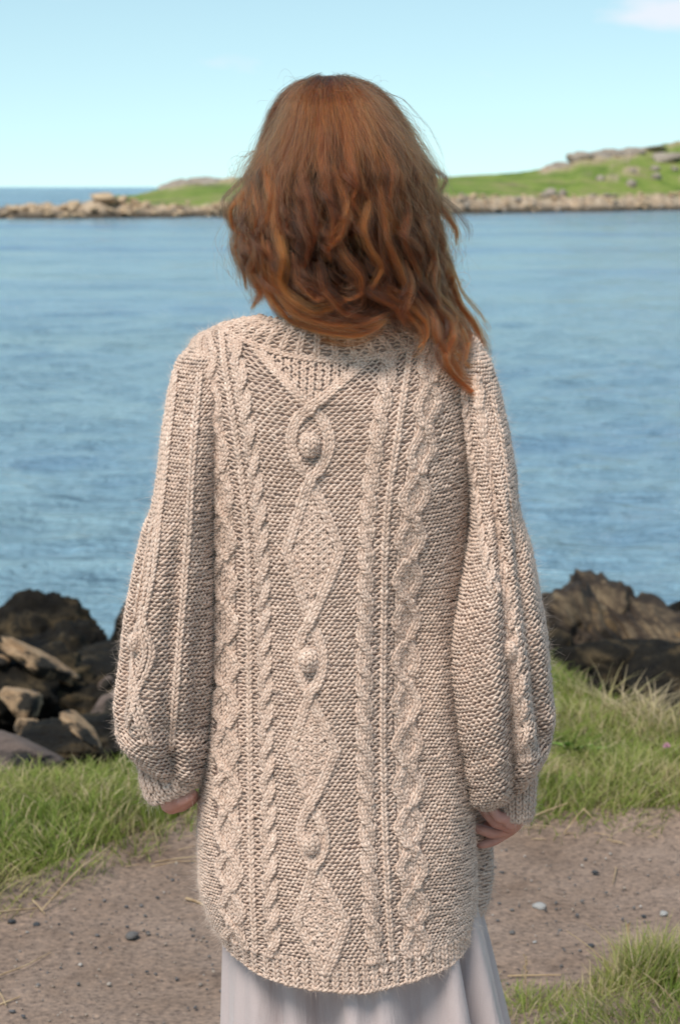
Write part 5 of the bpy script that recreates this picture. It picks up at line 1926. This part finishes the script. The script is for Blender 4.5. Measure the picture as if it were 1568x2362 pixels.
for k in range(16):
    X = rg.uniform(20, 450) if k < 8 else rg.uniform(1200, 1540)
    Y = np.interp(X, [0, 150, 300, 440, 1200, 1560], [2080, 2020, 1965, 1925, 1915, 1910]) + rg.uniform(-4, 40)
    a = rg.uniform(-0.5, 0.5)
    L = rg.uniform(20, 50)
    stalk([(X, Y), (X + L * math.cos(a), Y + L * 0.5 * math.sin(a))], 0.0013, 'short bit of straw littering the path along the grass edge', 'bits of straw')


def upright(X, Y, h, lean, r, label, head=True, m=None):
    p = GP(X, Y)
    k = np.linspace(0, 1, 14)
    Q = p + np.stack([lean * h * k ** 1.6, 0.15 * h * k ** 2, h * k], -1)
    root = bpy.data.objects.new('dry_grass_stem', None)
    COL.objects.link(root)
    root.location = (0, 0, 0)
    V, fc, _ = tubes(Q[None], np.tile(np.array([1.0, 0, 0.02]), (1, 14, 1)), np.full((1, 14), r) * np.linspace(1, 0.6, 14), 5)
    mesh_np('stem', V, fc, m or m_straw, root)
    if head:
        bag = Bag()
        for i in range(14):
            q = Q[-1] - (Q[-1] - Q[6]) * i / 14
            d = np.array([rg.choice([-1, 1]) * 0.5, rg.normal(0, .3), 0.9])
            d /= np.linalg.norm(d)
            L = 0.009
            T = q + d[None] * (np.linspace(0, L, 4))[:, None]
            v, f, _ = tubes(T[None], np.tile(np.array([0.2, 1.0, 0]), (1, 4, 1)), np.array([[.0003, .0013, .0011, .0001]]), 4)
            bag.add(v, f)
        bag.build('seed_head', m_straw, root)
    return tag(root, label, 'grass stem', 'dry grass stems')


upright(1213, 2335, 0.105, -0.02, 0.0011, 'single pinkish seed stem standing right of the skirt')
upright(1446, 2215, 0.075, 0.03, 0.0014, 'pale upright stem on top of the grass tussock')
upright(1440, 2230, 0.09, -0.9, 0.0012, 'straw stem leaning left out of the grass tussock', False)
upright(1420, 2262, 0.10, -1.0, 0.0014, 'lowest straw stem leaning left out of the grass tussock', False)
upright(1560, 2330, 0.07, -0.9, 0.0014, 'pale straw stem leaning in the grass at the lower right corner', False)
upright(1290, 1560, 0.12, 0.15, 0.0016, 'dry stem behind the right sleeve beside the big green leaf', False)
upright(1310, 1570, 0.13, -0.1, 0.0014, 'dry stem leaning towards the big green leaf', False)
upright(60, 1790, 0.11, 0.25, 0.0014, 'dry looping stem in front of the pinkish slab, left', False)
upright(75, 1792, 0.11, 0.35, 0.0013, 'second dry looping stem in front of the pinkish slab', False)
upright(300, 1850, 0.085, -0.05, 0.0016, 'pale upright stem in the grass left of the cuff', False)
upright(1545, 1650, 0.16, -0.8, 0.0022, 'long dry stem arching over the bank by the right edge', False)
upright(1500, 1640, 0.18, 1.1, 0.0022, 'long dry stem leaning right before the black rock', False)

# broad leaved weeds
m_leaf, t, b = mat('dock_leaf', 0.45, 0.4)
geo = node(t, 'ShaderNodeNewGeometry')
nl_ = noise(t, 40, 3, 0.5, geo.outputs['Position'])
t.links.new(ramp(t, [(0.3, (0.130, 0.245, 0.035)), (0.7, (0.235, 0.370, 0.075))], nl_.outputs[0]).outputs[0], b.inputs['Base Color'])
b.inputs['Transmission Weight'].default_value = 0.0


def leafy(X, Y, leaves, label):
    p = GP(X, Y)
    root = bpy.data.objects.new('weed', None)
    COL.objects.link(root)
    root.location = p
    for (dx, dy, h, w) in leaves:
        k = np.linspace(0, 1, 12)
        C = np.stack([dx * k ** 1.5, dy * k ** 1.5, h * (k - 0.25 * k ** 3)], -1)
        wd = w * np.sin(math.pi * np.clip(k * 0.93 + 0.05, 0, 1)) ** 0.8
        sx_ = np.array([0.9, 0.3, 0.1])
        n_ = np.array([-0.3, 0.9, 0.2])
        rowsL = [C - sx_ * wd[:, None] / 2 + n_ * 0.004, C - n_ * 0.002, C + sx_ * wd[:, None] / 2 + n_ * 0.004]
        V = np.stack(rowsL, 1).reshape(-1, 3)
        V = np.concatenate([V, V + np.array([0, 0.0007, 0.0003])])
        fc = grid_faces(12, 3)
        o = mesh_np('leaf', V, np.concatenate([fc, fc[:, ::-1] + 36]), m_leaf, root)
    return tag(root, label, 'weed')


leafy(1262, 1560, [(0.018, -0.02, 0.15, 0.030), (-0.02, -0.03, 0.11, 0.028), (0.05, -0.03, 0.07, 0.026)], 'tall pale green dock leaf standing right of the sleeve')
leafy(1320, 1740, [(0.05, -0.05, 0.05, 0.026), (-0.03, -0.05, 0.06, 0.026), (0.09, -0.03, 0.035, 0.024), (-0.06, -0.02, 0.05, 0.022), (0.02, -0.06, 0.045, 0.024)], 'low rosette of broad green leaves in the grass right of the cuff')
# pink clover head
p = GP(1535, 1765)
root = bpy.data.objects.new('clover_flower', None)
COL.objects.link(root)
root.location = p
m_pink, t, b = mat('clover_pink', 0.7, 0.2)
b.inputs['Base Color'].default_value = (0.55, 0.27, 0.36, 1)
k = np.linspace(0, 1, 6)
V, fc, _ = tubes(np.stack([0 * k, 0 * k, 0.05 * k], -1)[None], np.tile(np.array([1.0, 0, 0.01]), (1, 6, 1)), np.full((1, 6), 0.0012), 5)
mesh_np('stem', V, fc, m_leaf, root)
bag = Bag()
for i in range(40):
    u_, a_ = rg.random(), rg.uniform(0, 6.28)
    d = np.array([math.cos(a_) * math.sin(u_ * 2.0), math.sin(a_) * math.sin(u_ * 2.0), math.cos(u_ * 2.0)])
    T = np.array([0, 0, 0.052]) + d[None] * np.linspace(0.002, 0.011, 4)[:, None]
    v, f, _ = tubes(T[None], np.tile(np.array([0.3, 0.5, 0.8]), (1, 4, 1)), np.array([[.0004, .0011, .0012, .0003]]), 4)
    bag.add(v, f)
bag.build('flower_head', m_pink, root)
tag(root, 'small pink clover flower in the grass near the right edge', 'flower')
